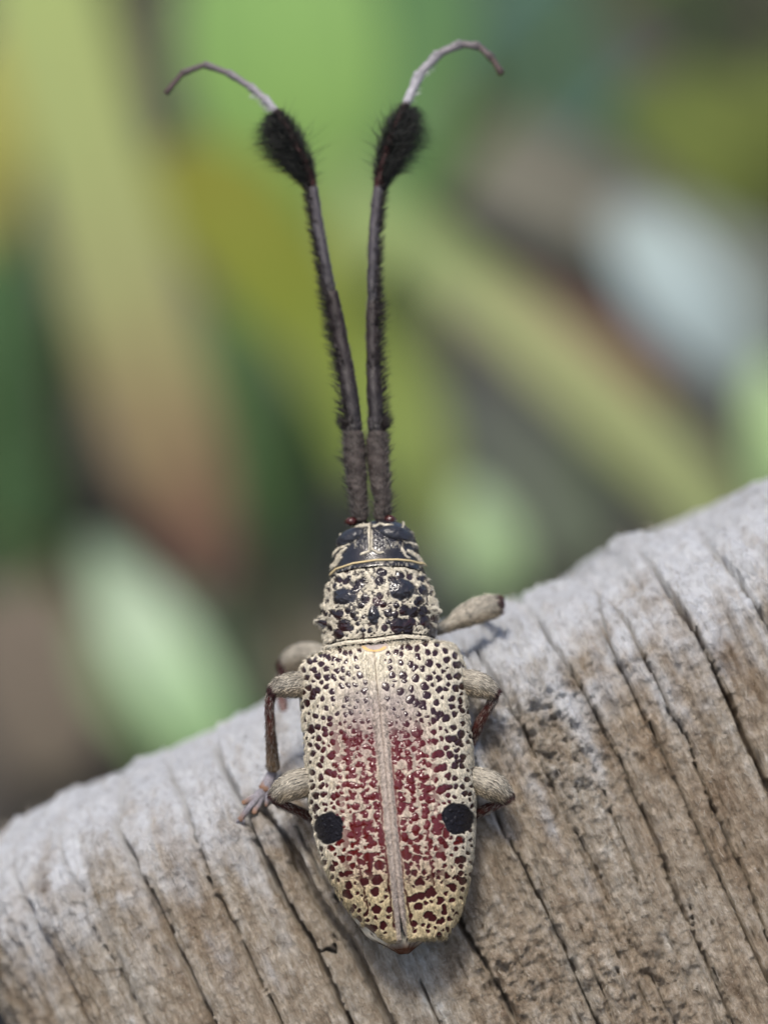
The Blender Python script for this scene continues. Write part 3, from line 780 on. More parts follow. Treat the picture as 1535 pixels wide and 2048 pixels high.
    colf = np.concatenate([np.clip(col, 0, 1), gloss[..., None]], -1)
    cov = (1 - bareall) * und[..., 0] * (pyc < 1304)[:, None]
    return P2, NN, colf, cov, pyc

BODY, BODYN, BODYC, BODYCOV, BODYROW = build_body()
VB = [BODY.reshape(-1, 3)]; QB = [grid_faces(BODY.shape[0], BODY.shape[1], True)]; CB = [BODYC.reshape(-1, 4)]
HAIR = []       # (root, dir, normal, length, radius, colour)

def add_tube(G, col):
    off = sum(len(v) for v in VB)
    VB.append(G.reshape(-1, 3)); QB.append(grid_faces(G.shape[0], G.shape[1], True, off)); CB.append(col.reshape(-1, 4))

FEM = np.array([.33, .30, .245]); FEMD = np.array([.17, .13, .085])
def limb(pts, radii, kind, m=28, n=60, flat=1.0, hairs=0):
    """pts: (px, py, y mm); radii in photograph pixels"""
    C = np.array([U(*p) for p in pts])
    G = tube(C, np.array(radii) * (.92 if kind == 'femur' else 1) / PXMM, n, m, flat)
    NN = grid_normals(G, True)
    ctr = G.mean(1, keepdims=True)
    if ((G - ctr) * NN).sum() < 0: NN = -NN
    t = np.linspace(0, 1, G.shape[0])[:, None] + np.zeros(G.shape[:2])
    ang = np.linspace(0, 40, m)[None] + np.zeros(G.shape[:2])
    st = fbm(ang * .5, t * 18, hash(kind) % 97 if False else 401, 3)
    G = G + NN * (.03 * fbm(ang * .3, t * 14, 411, 3))[..., None]
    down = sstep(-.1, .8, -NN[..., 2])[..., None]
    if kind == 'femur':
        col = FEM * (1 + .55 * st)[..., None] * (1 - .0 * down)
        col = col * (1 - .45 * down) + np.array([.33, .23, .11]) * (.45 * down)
        knee = sstep(.77, .82, t)[..., None] * sstep(-.5, .0, -NN[..., 1])[..., None]
        col = col * (1 - knee) + np.array([.05, .010, .010]) * knee
        gl = .1 + .8 * knee[..., 0]
    elif kind == 'tibia':
        end = sstep(.25, .95, t)[..., None]
        col = np.array([.075, .014, .014]) * (1 - end) + np.array([.20, .14, .085]) * end
        col = col * (1 + .7 * st)[..., None]; gl = .75 * (1 - end[..., 0])
    elif kind == 'tibia_dark':
        col = np.array([.075, .022, .018]) * (1 + .8 * st)[..., None]; gl = np.full(t.shape, .6)
    else:
        tip = sstep(.6, 1, t)[..., None]
        col = np.array([.24, .225, .25]) * (1 - tip) + np.array([.22, .12, .07]) * tip
        col = col * (1 + .5 * st)[..., None]; gl = np.full(t.shape, .15)
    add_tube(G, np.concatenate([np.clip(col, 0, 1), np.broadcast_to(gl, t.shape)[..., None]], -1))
    if hairs:
        i = rng.integers(4, G.shape[0] - 5, hairs); j = rng.integers(0, m, hairs)
        ax = unit(np.gradient(C, axis=0)); axd = unit((G.mean(1)[np.minimum(i + 1, len(G) - 1)] - G.mean(1)[i]))
        nr = NN[i, j]
        d = axd + nr * .15 + rng.normal(size=(hairs, 3)) * .22 + np.array([0, 0, -.25])
        base = col[i, j] * rng.choice([.25, .6, 1.5, 2.1], (hairs, 1)) + .02
        if kind != 'femur': base = np.where(rng.random((hairs, 1)) < .6, np.array([.42, .38, .33]) * rng.uniform(.6, 1.2, (hairs, 1)), base)
        HAIR.append((G[i, j], d, nr, rng.uniform(.16, .34, hairs), rng.uniform(.007, .012, hairs), np.clip(base, 0, 1)))

def tarsus(a, dirs):
    for pts, r in dirs: limb(pts, r, 'tarsus', 14, 24, .6)

# middle legs
limb([(632,1372,-.6),(600,1368,-1.0),(572,1370,-1.4),(552,1376,-1.6),(543,1384,-1.6)], [22,27,23,15,8], 'femur', hairs=2600)
wt = wood_y(545, 1545) - .35
limb([(544,1382,-1.5),(539,1410,-1.3),(541,1460,-.6),(544,1505,(wt - .6) * .8),(546,1536,wt - .15)], [9,8.5,9.5,12,13.5], 'tibia', hairs=900)
w2, w3 = wood_y(520, 1590) - .2, wood_y(485, 1635) - .12
tarsus(0, [([(546,1536,wt - .1),(540,1556,wt),(528,1578,w2)], [9,11,12]),
           ([(536,1566,w2),(515,1592,w2 - .05),(486,1606,w3 - .25)], [8,9,5]),
           ([(530,1572,w2),(518,1600,w2),(508,1626,w3 - .15)], [9,9,5]),
           ([(535,1570,w2),(536,1592,w2),(532,1612,w2)], [7,7,3]),
           ([(520,1590,w2),(500,1612,w3 - .1),(480,1640,w3)], [6,6.5,6]),
           ([(484,1634,w3),(476,1641,w3),(473,1648,w3 + .15)], [4,3,1]), ([(484,1634,w3),(487,1643,w3),(484,1650,w3 + .15)], [4,3,1])])
limb([(905,1358,-.6),(938,1364,-1.0),(965,1372,-1.3),(984,1383,-1.4),(992,1388,-1.4)], [22,27,24,14,9], 'femur', hairs=2600)
wa, wb = wood_y(940, 1480) - .25, wood_y(915, 1530) - .2
limb([(990,1388,-1.3),(980,1408,-1.1),(962,1440,-.6),(942,1480,wa),(928,1500,wa)], [9,9,10,11,10], 'tibia_dark', hairs=700)
limb([(928,1500,wa),(915,1525,wb),(900,1550,wb)], [9,10,7], 'tarsus', 14, 24, .6)
# hind legs
limb([(645,1562,-1.2),(612,1564,-1.8),(580,1572,-2.0),(556,1587,-2.0),(546,1598,-1.9)], [24,30,28,18,9], 'femur', hairs=2800)
wc, wd_ = wood_y(620, 1635) - .4, wood_y(660, 1655) - .2
limb([(548,1600,-1.8),(575,1613,-1.5),(610,1628,wc - .2),(645,1645,wc)], [8,9,9.5,9], 'tibia_dark', hairs=500)
limb([(645,1645,wc),(665,1662,wd_),(685,1680,wd_)], [9,10,7], 'tarsus', 14, 24, .6)
limb([(915,1552,-1.2),(952,1560,-1.8),(985,1572,-2.0),(1008,1588,-2.0),(1017,1598,-1.9)], [22,28,29,18,9], 'femur', hairs=2800)
we, wf = wood_y(945, 1635) - .4, wood_y(905, 1655) - .2
limb([(1012,1600,-1.8),(985,1612,-1.5),(950,1627,we - .2),(920,1642,we)], [8,9,9.5,9], 'tibia_dark', hairs=500)
limb([(920,1642,we),(900,1660,wf),(880,1675,wf)], [9,10,7], 'tarsus', 14, 24, .6)
# fore legs, reaching over the rim
limb([(862,1264,2.2),(893,1252,2.4),(925,1234,2.6),(960,1218,2.8),(990,1210,3.0),(1003,1209,3.0)], [8,13,24,28,23,13], 'femur', hairs=2600)
wg = max(wood_y(962, 1236), 5.0)
limb([(998,1211,3.2),(988,1215,4.2),(974,1225,wg * .6 + 1.5),(962,1235,wg)], [8,8,8,8], 'tibia_dark', hairs=200)
limb([(655,1312,4.5),(620,1308,6.0),(590,1318,7.0),(566,1340,7.5)], [18,27,29,20], 'femur', hairs=1500)
wh = wood_y(572, 1432)
limb([(566,1340,7.4),(560,1375,7.4),(572,1440,max(wh, 6.5) + .1)], [9,9,9], 'tibia_dark', hairs=200)

body = bmesh_obj('body', np.vstack(VB), np.vstack(QB), None, CUT, None, np.vstack(CB))
# lying hair of body and legs
cov = BODYCOV.copy()
ii = rng.integers(0, BODY.shape[0], 40000); jj = rng.integers(0, 360, 40000)
kp = rng.random(40000) < cov[ii, jj] * .33
ii, jj = ii[kp], jj[kp]
nr = BODYN[ii, jj]; sgn = np.sign((BODYN[400, 180] * BN).sum()); nr = nr * sgn
ppx, ppy = proj(BODY[ii, jj])
swirl = fbm(ppx / 14, ppy / 14, 501, 2) * 5
dd = np.stack([np.sin(swirl), np.zeros(len(ii)), -np.cos(swirl)], -1) + rng.normal(size=(len(ii), 3)) * .25
dd = dd - nr * (dd * nr).sum(1, keepdims=True) + nr * .2
HAIR.append((BODY[ii, jj], dd, nr, rng.uniform(.10, .22, len(ii)), rng.uniform(.008, .014, len(ii)), np.clip(BODYC[ii, jj, :3] * rng.uniform(.75, 1.4, (len(ii), 1)) + .02, 0, 1)))
R_, D_, N_, L_, Q_, C_ = [np.concatenate([h[k] for h in HAIR]) for k in range(6)]
V, q, t, si = strands(R_, D_, N_, L_, Q_, -.05, .05)
bmesh_obj('setae', V, q, t, SET, body, C_[si])['kind'] = 'stuff'

# ---- eyes: dark bean shaped domes lying in the head
HP = BODY[70:].reshape(-1, 3); HPX, HPY = proj(HP); HFR = (BODYN[70:].reshape(-1, 3) * sgn)
def head_point(px, py):
    d = (HPX - px) ** 2 + (HPY - py) ** 2 + 1e6 * (HFR[:, 1] > .25)
    i = np.argmin(d); return HP[i], HFR[i]
def eye(px, py, ang, ra, rb, bend):
    p, n = head_point(px, py)
    a = np.linspace(0, 2 * np.pi, 48, endpoint=False); e = np.linspace(0, np.pi / 2, 14)
    G = np.zeros((14, 48, 3))
    ca, sa = math.cos(ang), math.sin(ang)
    for i, ee in enumerate(e):
        rr = math.cos(ee)
        lx, ly = ra * rr * np.cos(a), rb * rr * np.sin(a)
        ly = ly + bend * (lx / ra) ** 2 * rb
        X, Y = px + lx * ca + ly * sa, py - (lx * sa - ly * ca)
        for j in range(48):
            hp, hn = head_point(X[j], Y[j])
            G[i, j] = hp + hn * (.30 * math.sin(ee) - .05)
    col = np.zeros(G.shape[:2] + (4,)); col[..., :3] = (.022, .023, .030); col[..., 3] = .72
    V = np.vstack([G.reshape(-1, 3)]); 
    bmesh_obj('eye', V, grid_faces(14, 48, True), None, CUT, None, col)
eye(699, 1073, math.radians(30), 31, 11.5, .15)
eye(793, 1067, math.radians(-16), 36, 13, .15)

# ---- antennae
def hairs_on(C, rad, n, outer, lo, hi, up, col, t0=0, t1=1, ring=.5, prof=None, r=(.014, .025), wob=.07):
    C = catmull(C, 200); rr = catmull(np.asarray(rad, float)[:, None], 200)[:, 0] / PXMM
    T = unit(np.gradient(C, axis=0))
    i = (rng.uniform(t0, t1, n) * 199).astype(int)
    cam_d = np.array([0, -1.0, 0])
    o = -unit(np.cross(T[i], cam_d)) * outer          # in the picture plane, away from the other feeler
    fr = unit(np.cross(o, T[i]))
    a = rng.normal(size=n) * ring
    rd = np.cos(a)[:, None] * o + np.sin(a)[:, None] * fr
    d = rd * math.cos(up) + T[i] * math.sin(up) + rng.normal(size=(n, 3)) * .12
    L = rng.uniform(lo, hi, n)
    if prof is not None: L = L * prof(i / 199.0)
    return strands(C[i] + rd * rr[i][:, None] * .8, d, rd, L, rng.uniform(*r, n), .12, wob), np.asarray(col) * rng.uniform(.5, 1.7, (n, 1))

AY = lambda py: 1.2 + (1030 - py) / PXMM * .17            # depth along the feelers
def AP(l): return np.array([U(x, y, AY(y)) for x, y in l])
def seg_mesh(name, pts, rad, colfun, parent, n=40, m=18):
    G = tube(AP(pts), np.array(rad) / PXMM, n, m)
    t = np.linspace(0, 1, G.shape[0])[:, None] + np.zeros(G.shape[:2]); ang = np.linspace(0, 30, m)[None] + 0 * t
    G2 = G + (G - G.mean(1, keepdims=True)) * (.22 * fbm(ang * .3, t * len(pts) * 3, 601, 4, .6))[..., None]
    col = colfun(t, fbm(ang * .4, t * 26, 611, 3))
    return bmesh_obj(name, G2, grid_faces(G.shape[0], m, True), None, CUT, parent, col)
def rgb(a, b, gl):
    def f(t, nz):
        c = np.array(a) * (1 - t[..., None]) + np.array(b) * t[..., None]
        c = c * (1 + .7 * nz)[..., None]
        return np.concatenate([np.clip(c, 0, 1), np.full(t.shape + (1,), gl)], -1)
    return f
GREYB = (.045, .036, .032); BRN = (.022, .014, .013); BLUE = (.022, .020, .022); PALE = (.37, .36, .385)
def antenna(outer, scape, s3, s4, s5, tail, tailr, sock):
    an = seg_mesh('antenna', *scape, rgb(GREYB, (.05, .04, .036), .3), None, 60, 24)
    # glossy ball joint and its dark red socket
    G = tube(np.array([U(sock[0] - 9, sock[1] + 1, 1.4), U(sock[0], sock[1], .9), U(sock[0] + 9, sock[1], 1.4)]), np.array([6, 9, 6]) / PXMM, 20, 18)
    c = np.zeros(G.shape[:2] + (4,)); c[..., :3] = (.05, .008, .006); c[..., 3] = 1
    bmesh_obj('socket', G, grid_faces(G.shape[0], 18, True), None, CUT, an, c)
    seg_mesh('segment', *s3, rgb(BLUE, BRN, .45), an, 60)
    seg_mesh('segment', *s4, rgb(BLUE, (.07, .062, .072), .45), an, 50)
    seg_mesh('segment', *s5, rgb((.055, .010, .009), (.03, .009, .009), .4), an, 40)
    k = len(tail) - 1
    for i in range(k):
        f = i / k
        a = np.array(PALE) * (1 - f) ** 1.7 + np.array([.075, .052, .046]) * (1 - (1 - f) ** 1.7)
        p0, p1 = np.array(tail[i]), np.array(tail[i + 1])
        mid_ = (p0 + p1) / 2
        r0 = tailr[0] * (1 - f) + tailr[1] * f
        seg_mesh('segment', [tuple(p0), tuple(mid_), tuple(p1)], [r0 * .85, r0 * .88, r0 * 1.06], rgb(a, a * .8, .2), an, 16, 14)
    H = []
    H.append(hairs_on(AP(scape[0]), scape[1], 1100, outer, .22, .55, 1.0, (.075, .066, .060), ring=1.7))
    H.append(hairs_on(AP(scape[0]), scape[1], 70, outer, .4, .9, .75, (.02, .016, .014), ring=.5))
    H.append(hairs_on(AP(s3[0]), s3[1], 520, outer, .4, .9, .75, (.016, .012, .011), ring=.7, r=(.017, .03)))
    H.append(hairs_on(AP(s3[0]), s3[1], 700, outer, .2, .4, 1.15, (.070, .064, .062), ring=2.0))
    H.append(hairs_on(AP(s4[0]), s4[1], 420, outer, .3, .66, .85, (.016, .012, .011), ring=.6, r=(.017, .03)))
    H.append(hairs_on(AP(s4[0]), s4[1], 420, outer, .2, .36, 1.2, (.08, .074, .076), ring=2.0))
    H.append(hairs_on(AP(s3[0]), s3[1], 70, outer, .55, .95, .7, (.012, .010, .010), ring=.5))
    H.append(hairs_on(AP(s4[0]), s4[1], 40, outer, .45, .75, .8, (.012, .010, .010), ring=.5))
    H.append(hairs_on(AP(tail[:3]), [9, 8, 7], 36, outer, .2, .5, .6, (.55, .54, .55), 0, .8, ring=.4))
    V, q, t, c, o = [], [], [], [], 0
    for (v_, q_, t_, si_), cc in H:
        V.append(v_); q.append(q_ + o); t.append(t_ + o); c.append(np.clip(cc[si_], 0, 1)); o += len(v_)
    bmesh_obj('bristles', np.vstack(V), np.vstack(q), np.vstack(t), SET, an, np.vstack(c))['kind'] = 'stuff'
    # the black brush of long hairs
    prof = lambda x: .16 + 1.0 * np.clip(np.sin(np.clip(x, 0, 1) ** 1.1 * np.pi * .97), 0, 1)
    H = [hairs_on(AP(s5[0]), s5[1], 2000, outer, .9, 2.0, .55, (.013, .014, .012), 0, .97, ring=.85, prof=prof, r=(.012, .024), wob=.2),
         hairs_on(AP(s5[0]), s5[1], 700, -outer, .35, .85, .9, (.013, .014, .012), 0, .97, ring=.7, prof=prof, r=(.012, .022), wob=.08)]
    V, q, t, c, o = [], [], [], [], 0
    for (v_, q_, t_, si_), cc in H:
        V.append(v_); q.append(q_ + o); t.append(t_ + o); c.append(np.clip(cc[si_], 0, 1)); o += len(v_)
    tf = bmesh_obj('hair_tuft', np.vstack(V), np.vstack(q), np.vstack(t), SET, an, np.vstack(c)); tf['kind'] = 'stuff'
    return an
antenna(1, ([(722,1040),(719,1010),(714,960),(710,910),(708,868)], [13,15,19,22,19]),
        ([(707,866),(706,840),(694,750),(677,660),(662,585)], [15,17,15.5,15,14]),
        ([(661,588),(652,540),(636,450),(625,376)], [12,12,11,11]),
        ([(625,378),(610,330),(583,275),(552,222)], [10,9,9,9]),
        [(553,224),(529,197),(500,173),(457,146),(410,129),(366,146),(334,185)], [9.0,5.6], (702,1043))
antenna(-1, ([(762,1038),(764,1008),(759,960),(754,910),(753,868)], [13,15,19,22,19]),
        ([(752,866),(751,840),(747,750),(744,670),(745,605)], [15,16,14,13,12.5]),
        ([(745,608),(745,540),(749,450),(756,376)], [11.5,11,10.5,10.5]),
        ([(756,378),(765,330),(785,268),(812,208)], [10,9,9,9]),
        [(811,210),(838,148),(876,108),(920,88),(956,92),(982,115),(1002,146)], [10.5,6.5], (779,1039))

# ------------------------------------------------------------------ plants behind, out of focus
def bgD(px, py, D): return min(D + 260, ground_D(px, py) * .92) if ground_D(px, py) > 0 else D + 260
def worldmm(p): return R3 @ np.asarray(p, float)           # tilted mm -> level mm
def tiltmm(p): return R3.T @ np.asarray(p, float)
def bgp(px, py, D):                                         # D: mm in front of the camera
    D = bgD(px, py, D)
    return unproj(np.array(float(px)), np.array(float(py)), D - CAMD)
def ground_D(px, py):
    r = worldmm(np.array([(px - CX) / PXMM / CAMD, 1.0, (CY - py) / PXMM / CAMD]))
    c = worldmm(np.array([0, -CAMD, 0]))
    return (GROUND_Z * 1000 - c[2]) / r[2]

def leaf_grid(pts, widths, fold=.25, face=(0, -1, .35), n=26, m=9, ripple=.05, seed=1):
    """leaf blade along pts (tilted mm), widths in mm; folded along the midrib"""
    C = catmull(pts, n); wd = catmull(np.asarray(widths, float)[:, None], n)[:, 0]
    T = unit(np.gradient(C, axis=0)); F = np.array(face, float)
    sv = unit(np.cross(T, F)); nv = np.cross(sv, T)
    nv = np.where((nv @ np.array([0, -1, .4]))[:, None] < 0, -nv, nv)
    s = np.linspace(-1, 1, m)
    t = np.linspace(0, 1, n)
    rp = fbm(t[:, None] * 5 + 0 * s, s[None] * 1.2 + 0 * t[:, None], seed, 2) * ripple
    G = C[:, None] + sv[:, None] * (s[None, :, None] * wd[:, None, None] / 2) + nv[:, None] * ((np.abs(s)[None, :] * fold + rp) * wd[:, None] / 2)[..., None]
    col = np.zeros((n, m, 3)); col[..., 0] = t[:, None]; col[..., 1] = np.abs(s)[None]
    return G, col

PL = {}
def leafmat(key, stops, trans=.25, rough=.5):
    if key not in PL: PL[key] = leaf_mat('leaf_' + key, stops, trans, rough)
    return PL[key]
STEM = plain_mat('stem_green', (.05, .08, .03), (.10, .13, .05), .4, .6, .0003)

def plant(name, label, cat, leaves, root_px=None, root=None, group=None, stem_r=1.1, stemmat=None):
    """leaves: list of (points [(px,py,D)], widths px, material, fold); every leaf's first point sits on a stem that stands in the ground"""
    firsts = [bgp(*l[0][0]) for l in leaves]
    wm = worldmm(np.mean(firsts, axis=0))
    if root is None:
        root = np.array([wm[0] + random.uniform(-12, 12), wm[1] + random.uniform(0, 25), GROUND_Z * 1000 - 4])
    e = empty(name, tiltmm(root)); org = tiltmm(root)
    tag(e, label, cat, group)
    for li, (pts, wpx, mat, fold) in enumerate(leaves):
        P = np.array([bgp(*p) for p in pts]); wmm = [w_ / PXMM * bgD(*p) / CAMD for w_, p in zip(wpx, pts)]
        G, col = leaf_grid(P, wmm, fold, seed=li + 3)
        mesh_obj('leaf', G, grid_faces(*G.shape[:2]), None, mat, e, col, True, org)
        a = tiltmm(root); b = firsts[li]
        mid1 = a * .6 + b * .4 + tiltmm([0, 0, 12]); 
        T = tube(np.array([a, mid1, b, b + (P[1] - P[0]) * .1]), [stem_r * 1.5, stem_r * 1.2, stem_r, stem_r * .5], 16, 8)
        mesh_obj('stem', T, grid_faces(16 + 4, 8, True), None, stemmat or STEM, e, None, True, org)
    return e

YG = leafmat('fading', [(.0, (.06, .034, .024)), (.14, (.105, .060, .040)), (.30, (.175, .140, .072)), (.5, (.22, .235, .10)), (.9, (.25, .31, .11))], .2)
LG = leafmat('fresh', [(.0, (.10, .17, .045)), (.5, (.17, .29, .08)), (1, (.20, .34, .11))], .3)
OL = leafmat('olive', [(.0, (.20, .27, .07)), (.5, (.15, .18, .025)), (1, (.17, .17, .028))], .25)
DG = leafmat('deep', [(.0, (.025, .05, .02)), (.6, (.045, .09, .035)), (1, (.05, .11, .045))], .15)
MINT = leafmat('mint', [(.0, (.16, .28, .10)), (.3, (.32, .46, .26)), (.6, (.40, .50, .36)), (1, (.16, .22, .14))], .2)
TAN = leafmat('straw', [(.0, (.21, .25, .11)), (.5, (.26, .28, .13)), (1, (.16, .26, .09))], .2)
DRY = leafmat('dry', [(.0, (.10, .10, .08)), (.5, (.13, .125, .10)), (1, (.10, .11, .08))], .1, .7)
YO = leafmat('moss', [(.0, (.06, .075, .02)), (.5, (.10, .125, .028)), (1, (.075, .10, .028))], .2)
ROSE = leafmat('rose', [(.0, (.16, .075, .06)), (1, (.19, .13, .10))], .1)

plant('strap_leaf_plant', 'long fading strap leaf turning from yellow green to rusty brown behind the left antenna', 'plant',
      [([(440,1180,430),(375,1010,440),(310,800,455),(245,560,475),(170,280,500),(95,20,530),(60,-120,545)], [80,190,230,235,225,230,200], YG, .15)])
plant('strap_leaf_plant', 'light lime green blade standing upright behind both antenna shafts', 'plant',
      [([(845,1080,500),(825,900,500),(785,700,505),(735,500,510),(690,330,520)], [120,150,160,150,60], leafmat('lime', [(0, (.22, .27, .09)), (.5, (.26, .33, .10)), (1, (.22, .27, .12))], .25), .2)])
plant('fern_leaf_plant', 'dark grey green leaf between the olive leaf and the beetle head', 'plant',
      [([(560,1180,640),(590,1040,640),(600,900,645),(560,780,655)], [120,170,150,60], leafmat('darkgrey', [(0, (.05, .055, .045)), (1, (.07, .085, .06))], .1), .2)])  # dark grey green, slightly lighter towards the tip
plant('fern_leaf_plant', 'dark slate green leaf under the pale straw strap leaf', 'plant',
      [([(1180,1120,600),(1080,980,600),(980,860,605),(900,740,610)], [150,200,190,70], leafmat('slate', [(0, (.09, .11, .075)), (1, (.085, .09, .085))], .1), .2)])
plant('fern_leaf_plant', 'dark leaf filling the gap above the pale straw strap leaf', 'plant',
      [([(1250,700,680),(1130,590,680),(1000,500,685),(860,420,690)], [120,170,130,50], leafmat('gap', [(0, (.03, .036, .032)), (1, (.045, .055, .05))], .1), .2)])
plant('broad_leaf_plant', 'bright fresh green broad leaf rising above the curled antenna tip', 'plant',
      [([(640,520,520),(610,380,525),(580,220,535),(560,60,550),(545,-120,570)], [90,260,380,400,300], LG, .2)])
plant('olive_leaf_plant', 'olive yellow leaf hanging between the fading strap leaf and the left antenna', 'plant',
      [([(740,960,480),(710,820,482),(640,660,485),(530,520,490),(420,390,500),(330,300,510)], [100,150,190,240,230,80], OL, .2)])
plant('strap_leaf_plant', 'pale straw green strap leaf slanting down to the right behind the right antenna', 'plant',
      [([(1470,1090,450),(1330,930,455),(1150,760,462),(960,590,470),(800,450,480),(700,360,485)], [120,140,135,120,95,40], TAN, .2)])
plant('mint_leaf_plant', 'pale mint green leaf rising behind the left shoulder of the post', 'plant',
      [([(440,1530,430),(385,1420,430),(310,1290,432),(235,1170,436),(175,1080,440)], [110,150,160,110,40], MINT, .15), ([(440,1530,430),(430,1420,520),(380,1300,540),(330,1190,560)], [90,170,200,90], leafmat('mintback', [(0, (.17, .27, .11)), (1, (.18, .21, .14))], .2), .15), ([(440,1530,430),(330,1470,440),(240,1360,450),(170,1230,460)], [90,120,130,50], leafmat('mintlow', [(0, (.16, .25, .10)), (1, (.17, .21, .13))], .2), .15)])
plant('low_leaf_plant', 'small soft green leaf just over the rim right of the beetle head', 'plant',
      [([(1000,1180,420),(985,1110,420),(960,1040,422),(930,970,425)], [90,120,100,30], leafmat('soft', [(0, (.26, .38, .18)), (1, (.33, .44, .26))], .25), .15)])
plant('dry_leaf_plant', 'withered grey brown leaf arching behind the right antenna tuft', 'plant',
      [([(1400,520,640),(1220,430,640),(1040,350,645),(900,290,655),(790,240,660)], [120,200,220,190,80], DRY, .25)], stemmat=DRY)
plant('rusty_leaf_plant', 'narrow dusky rose leaf lying along the pale straw strap leaf', 'plant',
      [([(1330,790,520),(1200,690,520),(1060,600,525),(930,520,530)], [60,85,75,25], ROSE, .2)], stemmat=DRY)
plant('moss_leaf_plant', 'dull yellow olive leaf far behind near the upper right corner', 'plant',
      [([(1560,420,760),(1480,330,760),(1370,240,770),(1240,190,790)], [180,260,250,90], YO, .2), ([(1560,420,760),(1600,260,780),(1580,100,800)], [80,200,90], YO, .2)])
plant('edge_leaf_plant', 'light green leaf showing at the right edge over the rim', 'plant',
      [([(1580,1010,420),(1560,900,425),(1545,800,430),(1535,720,440)], [90,130,110,30], leafmat('edge', [(0, (.27, .40, .17)), (1, (.34, .46, .24))], .25), .15)])
plant('dark_leaf_plant', 'dark green blade standing behind the fading strap leaf', 'plant',
      [([(560,1080,620),(520,930,620),(480,760,630),(440,600,640)], [120,170,160,60], leafmat('mid', [(0, (.05, .09, .035)), (1, (.08, .14, .05))], .2), .2)])
plant('dark_leaf_plant', 'deep green blade at the left side beside the fading strap leaf', 'plant',
      [([(30,1180,600),(20,960,610),(-10,700,620),(-30,420,640)], [120,190,210,90], DG, .2)])
plant('dark_leaf_plant', 'teal green blade standing beyond the curled right antenna tip', 'plant',
      [([(1180,420,800),(1130,260,810),(1080,80,830),(1040,-80,850)], [200,260,260,160], leafmat('teal', [(0, (.035, .065, .05)), (1, (.05, .095, .065))], .15), .2)])
plant('yellow_leaf_plant', 'yellowish leaf edge in the upper left corner', 'plant',
      [([(-40,520,560),(-20,340,565),(0,180,575),(40,20,590)], [60,140,150,90], leafmat('yellow', [(0, (.24, .24, .06)), (1, (.32, .30, .08))], .25), .2)])
plant('dark_leaf_plant', 'mid green blade between the two antenna tufts', 'plant',
      [([(760,620,640),(770,430,645),(800,220,655),(830,20,670),(850,-80,680)], [140,210,230,230,160], leafmat('mid2', [(0, (.10, .17, .06)), (1, (.07, .15, .06))], .2), .2)])
plant('brown_leaf_plant', 'brown leaf low down at the left edge of the view', 'plant',
      [([(120,1560,600),(90,1420,605),(50,1260,615),(20,1130,625)], [160,260,240,80], leafmat('brown', [(0, (.09, .075, .055)), (1, (.14, .115, .09))], .1, .7), .2)], stemmat=DRY)
plant('brown_leaf_plant', 'brown leaf in the gap left of the beetle neck', 'plant',
      [([(620,1420,560),(600,1320,560),(570,1210,565),(540,1120,570)], [140,220,200,70], leafmat('khaki', [(0, (.13, .115, .075)), (1, (.17, .145, .11))], .1, .7), .2)], stemmat=DRY)
plant('grey_leaf_plant', 'grey green leaf in the gap right of the beetle neck', 'plant',
      [([(900,1240,600),(885,1140,600),(860,1010,605),(850,880,615)], [120,190,170,60], leafmat('greygreen', [(0, (.19, .20, .14)), (1, (.15, .17, .12))], .15), .2)])

plant('shadow_stand_in_leaf', 'added near black leaf standing in for the shadow beside the foot of the post', 'plant',  # near-black leaf added in place of the dark shadow in this corner
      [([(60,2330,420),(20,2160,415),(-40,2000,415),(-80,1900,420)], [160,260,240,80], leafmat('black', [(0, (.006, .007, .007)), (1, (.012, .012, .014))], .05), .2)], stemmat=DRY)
plant('pale_leaf_plant', 'pale blue grey broad leaf turned to the sky far behind on the right', 'plant',
      [([(1500,790,560),(1440,690,560),(1350,570,562),(1265,450,568),(1230,400,570)], [70,150,190,130,40], leafmat('pale', [(0, (.14, .17, .15)), (.4, (.30, .37, .38)), (.65, (.32, .39, .39)), (1, (.16, .18, .16))], .15), .1),
       ([(1500,790,560),(1500,690,600),(1440,570,620),(1330,430,640)], [60,160,260,120], leafmat('paleback', [(0, (.10, .12, .10)), (1, (.15, .17, .15))], .15), .1)])
plant('dark_leaf_plant', 'very dark green leaf at the upper right corner behind the yellow olive leaf', 'plant',
      [([(1600,140,800),(1500,80,810),(1380,0,820),(1260,-90,840)], [160,240,240,120], leafmat('night', [(0, (.022, .026, .016)), (1, (.04, .045, .025))], .1), .2)])

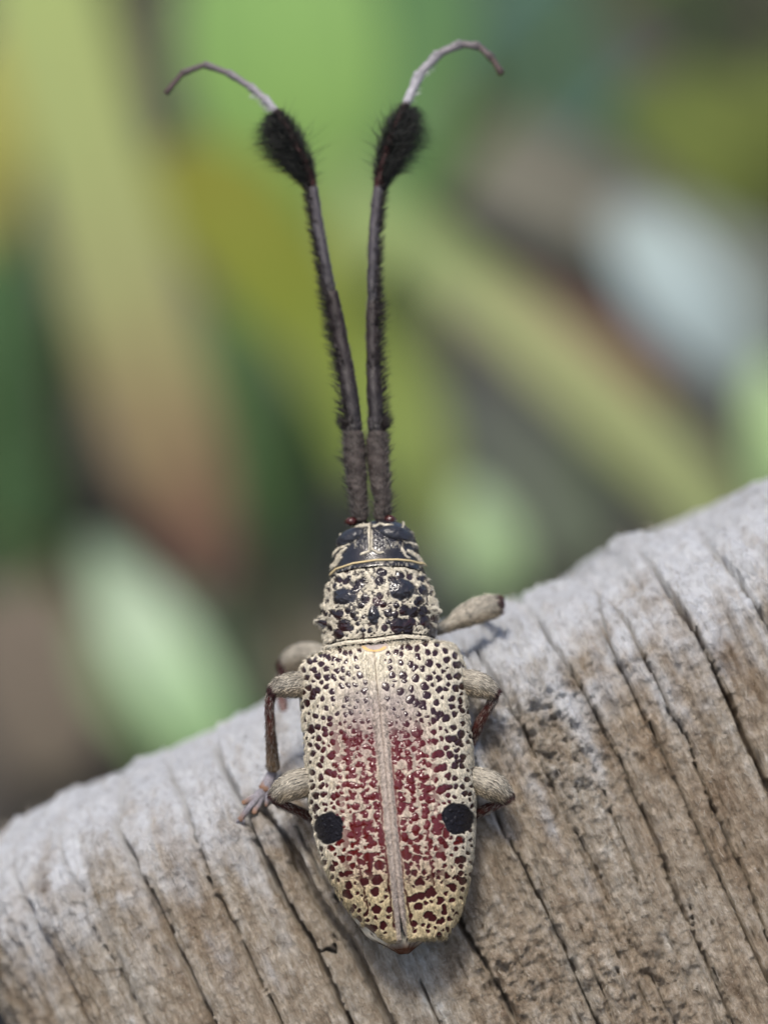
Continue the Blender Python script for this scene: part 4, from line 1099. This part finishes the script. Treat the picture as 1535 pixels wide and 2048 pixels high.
# thin grass blades through the undergrowth
GR = [leafmat('grass_a', [(0, (.05, .08, .025)), (1, (.14, .20, .06))], .3), leafmat('grass_b', [(0, (.09, .10, .04)), (1, (.22, .23, .09))], .3), leafmat('grass_c', [(0, (.035, .06, .03)), (1, (.07, .12, .05))], .3)]
GL = ['thin mid green grass blade standing in the blurred undergrowth', 'thin straw yellow grass blade standing in the blurred undergrowth', 'thin dark green grass blade standing in the blurred undergrowth']
for k in range(78):
    x = random.uniform(-.22, .22) + .02 if k < 33 else random.choice([-1, 1]) * random.uniform(.22, .75); y = random.uniform(.50, 1.15); h_ = random.uniform(.10, .26)
    lean = np.array([random.uniform(-.5, .5), random.uniform(-.25, .25)])
    base = np.array([0, 0, 0.])
    pts = [base, [lean[0] * h_ * 250, lean[1] * h_ * 250, h_ * 450], [lean[0] * h_ * 700, lean[1] * h_ * 700, h_ * 800], [lean[0] * h_ * 1300, lean[1] * h_ * 1300, h_ * 980]]
    w_ = random.uniform(4, 9)
    G, col = leaf_grid(pts, [w_ * .6, w_, w_ * .8, w_ * .1], .35, (0, -1, 0), 18, 5, .05, 80 + k)
    o = mesh_obj('grass_blade', G, grid_faces(18, 5), None, GR[k % 3], None, col)
    o.scale = (S, S, S); o.location = (x, y, GROUND_Z - .004)
    tag(o, GL[k % 3], 'grass', ['mid green grass blades', 'straw yellow grass blades', 'dark green grass blades'][k % 3])

# fallen leaves on the soil
LIT = [leafmat('litter_a', [(0, (.10, .07, .045)), (1, (.15, .11, .075))], .05, .8), leafmat('litter_b', [(0, (.05, .045, .035)), (1, (.09, .075, .06))], .05, .8),
       leafmat('litter_c', [(0, (.15, .14, .12)), (1, (.19, .17, .15))], .05, .8)]
protos = []
for k in range(3):
    pts = np.array([[-22, 0, 1.5], [-8, 2, 4], [8, -1, 5], [24, 3, 2]]) * (1 + .25 * k)
    G, col = leaf_grid(pts, np.array([2, 22, 20, 1]) * (1 + .15 * k), .3, (0, 0, 1), 16, 7, .25, 40 + k)
    q = grid_faces(16, 7)
    o = mesh_obj('fallen_leaf', G, q, None, LIT[k], None, col)
    protos.append(o)
used = set()
for k in range(42):
    pr = protos[k % 3]
    o = pr if k < 3 else pr.copy()
    if k >= 3: COLL.objects.link(o)
    x, y = random.uniform(-.45, .45), random.uniform(.25, 1.5)
    o.location = (x, y, GROUND_Z + random.uniform(.006, .014)); o.scale = (S, S, S)
    o.rotation_euler = (random.uniform(-.3, .3), random.uniform(-.3, .3), random.uniform(0, 6.28))
    tag(o, 'curled brown fallen leaf lying on the dark soil behind the post', 'leaf', 'fallen leaves on the soil')
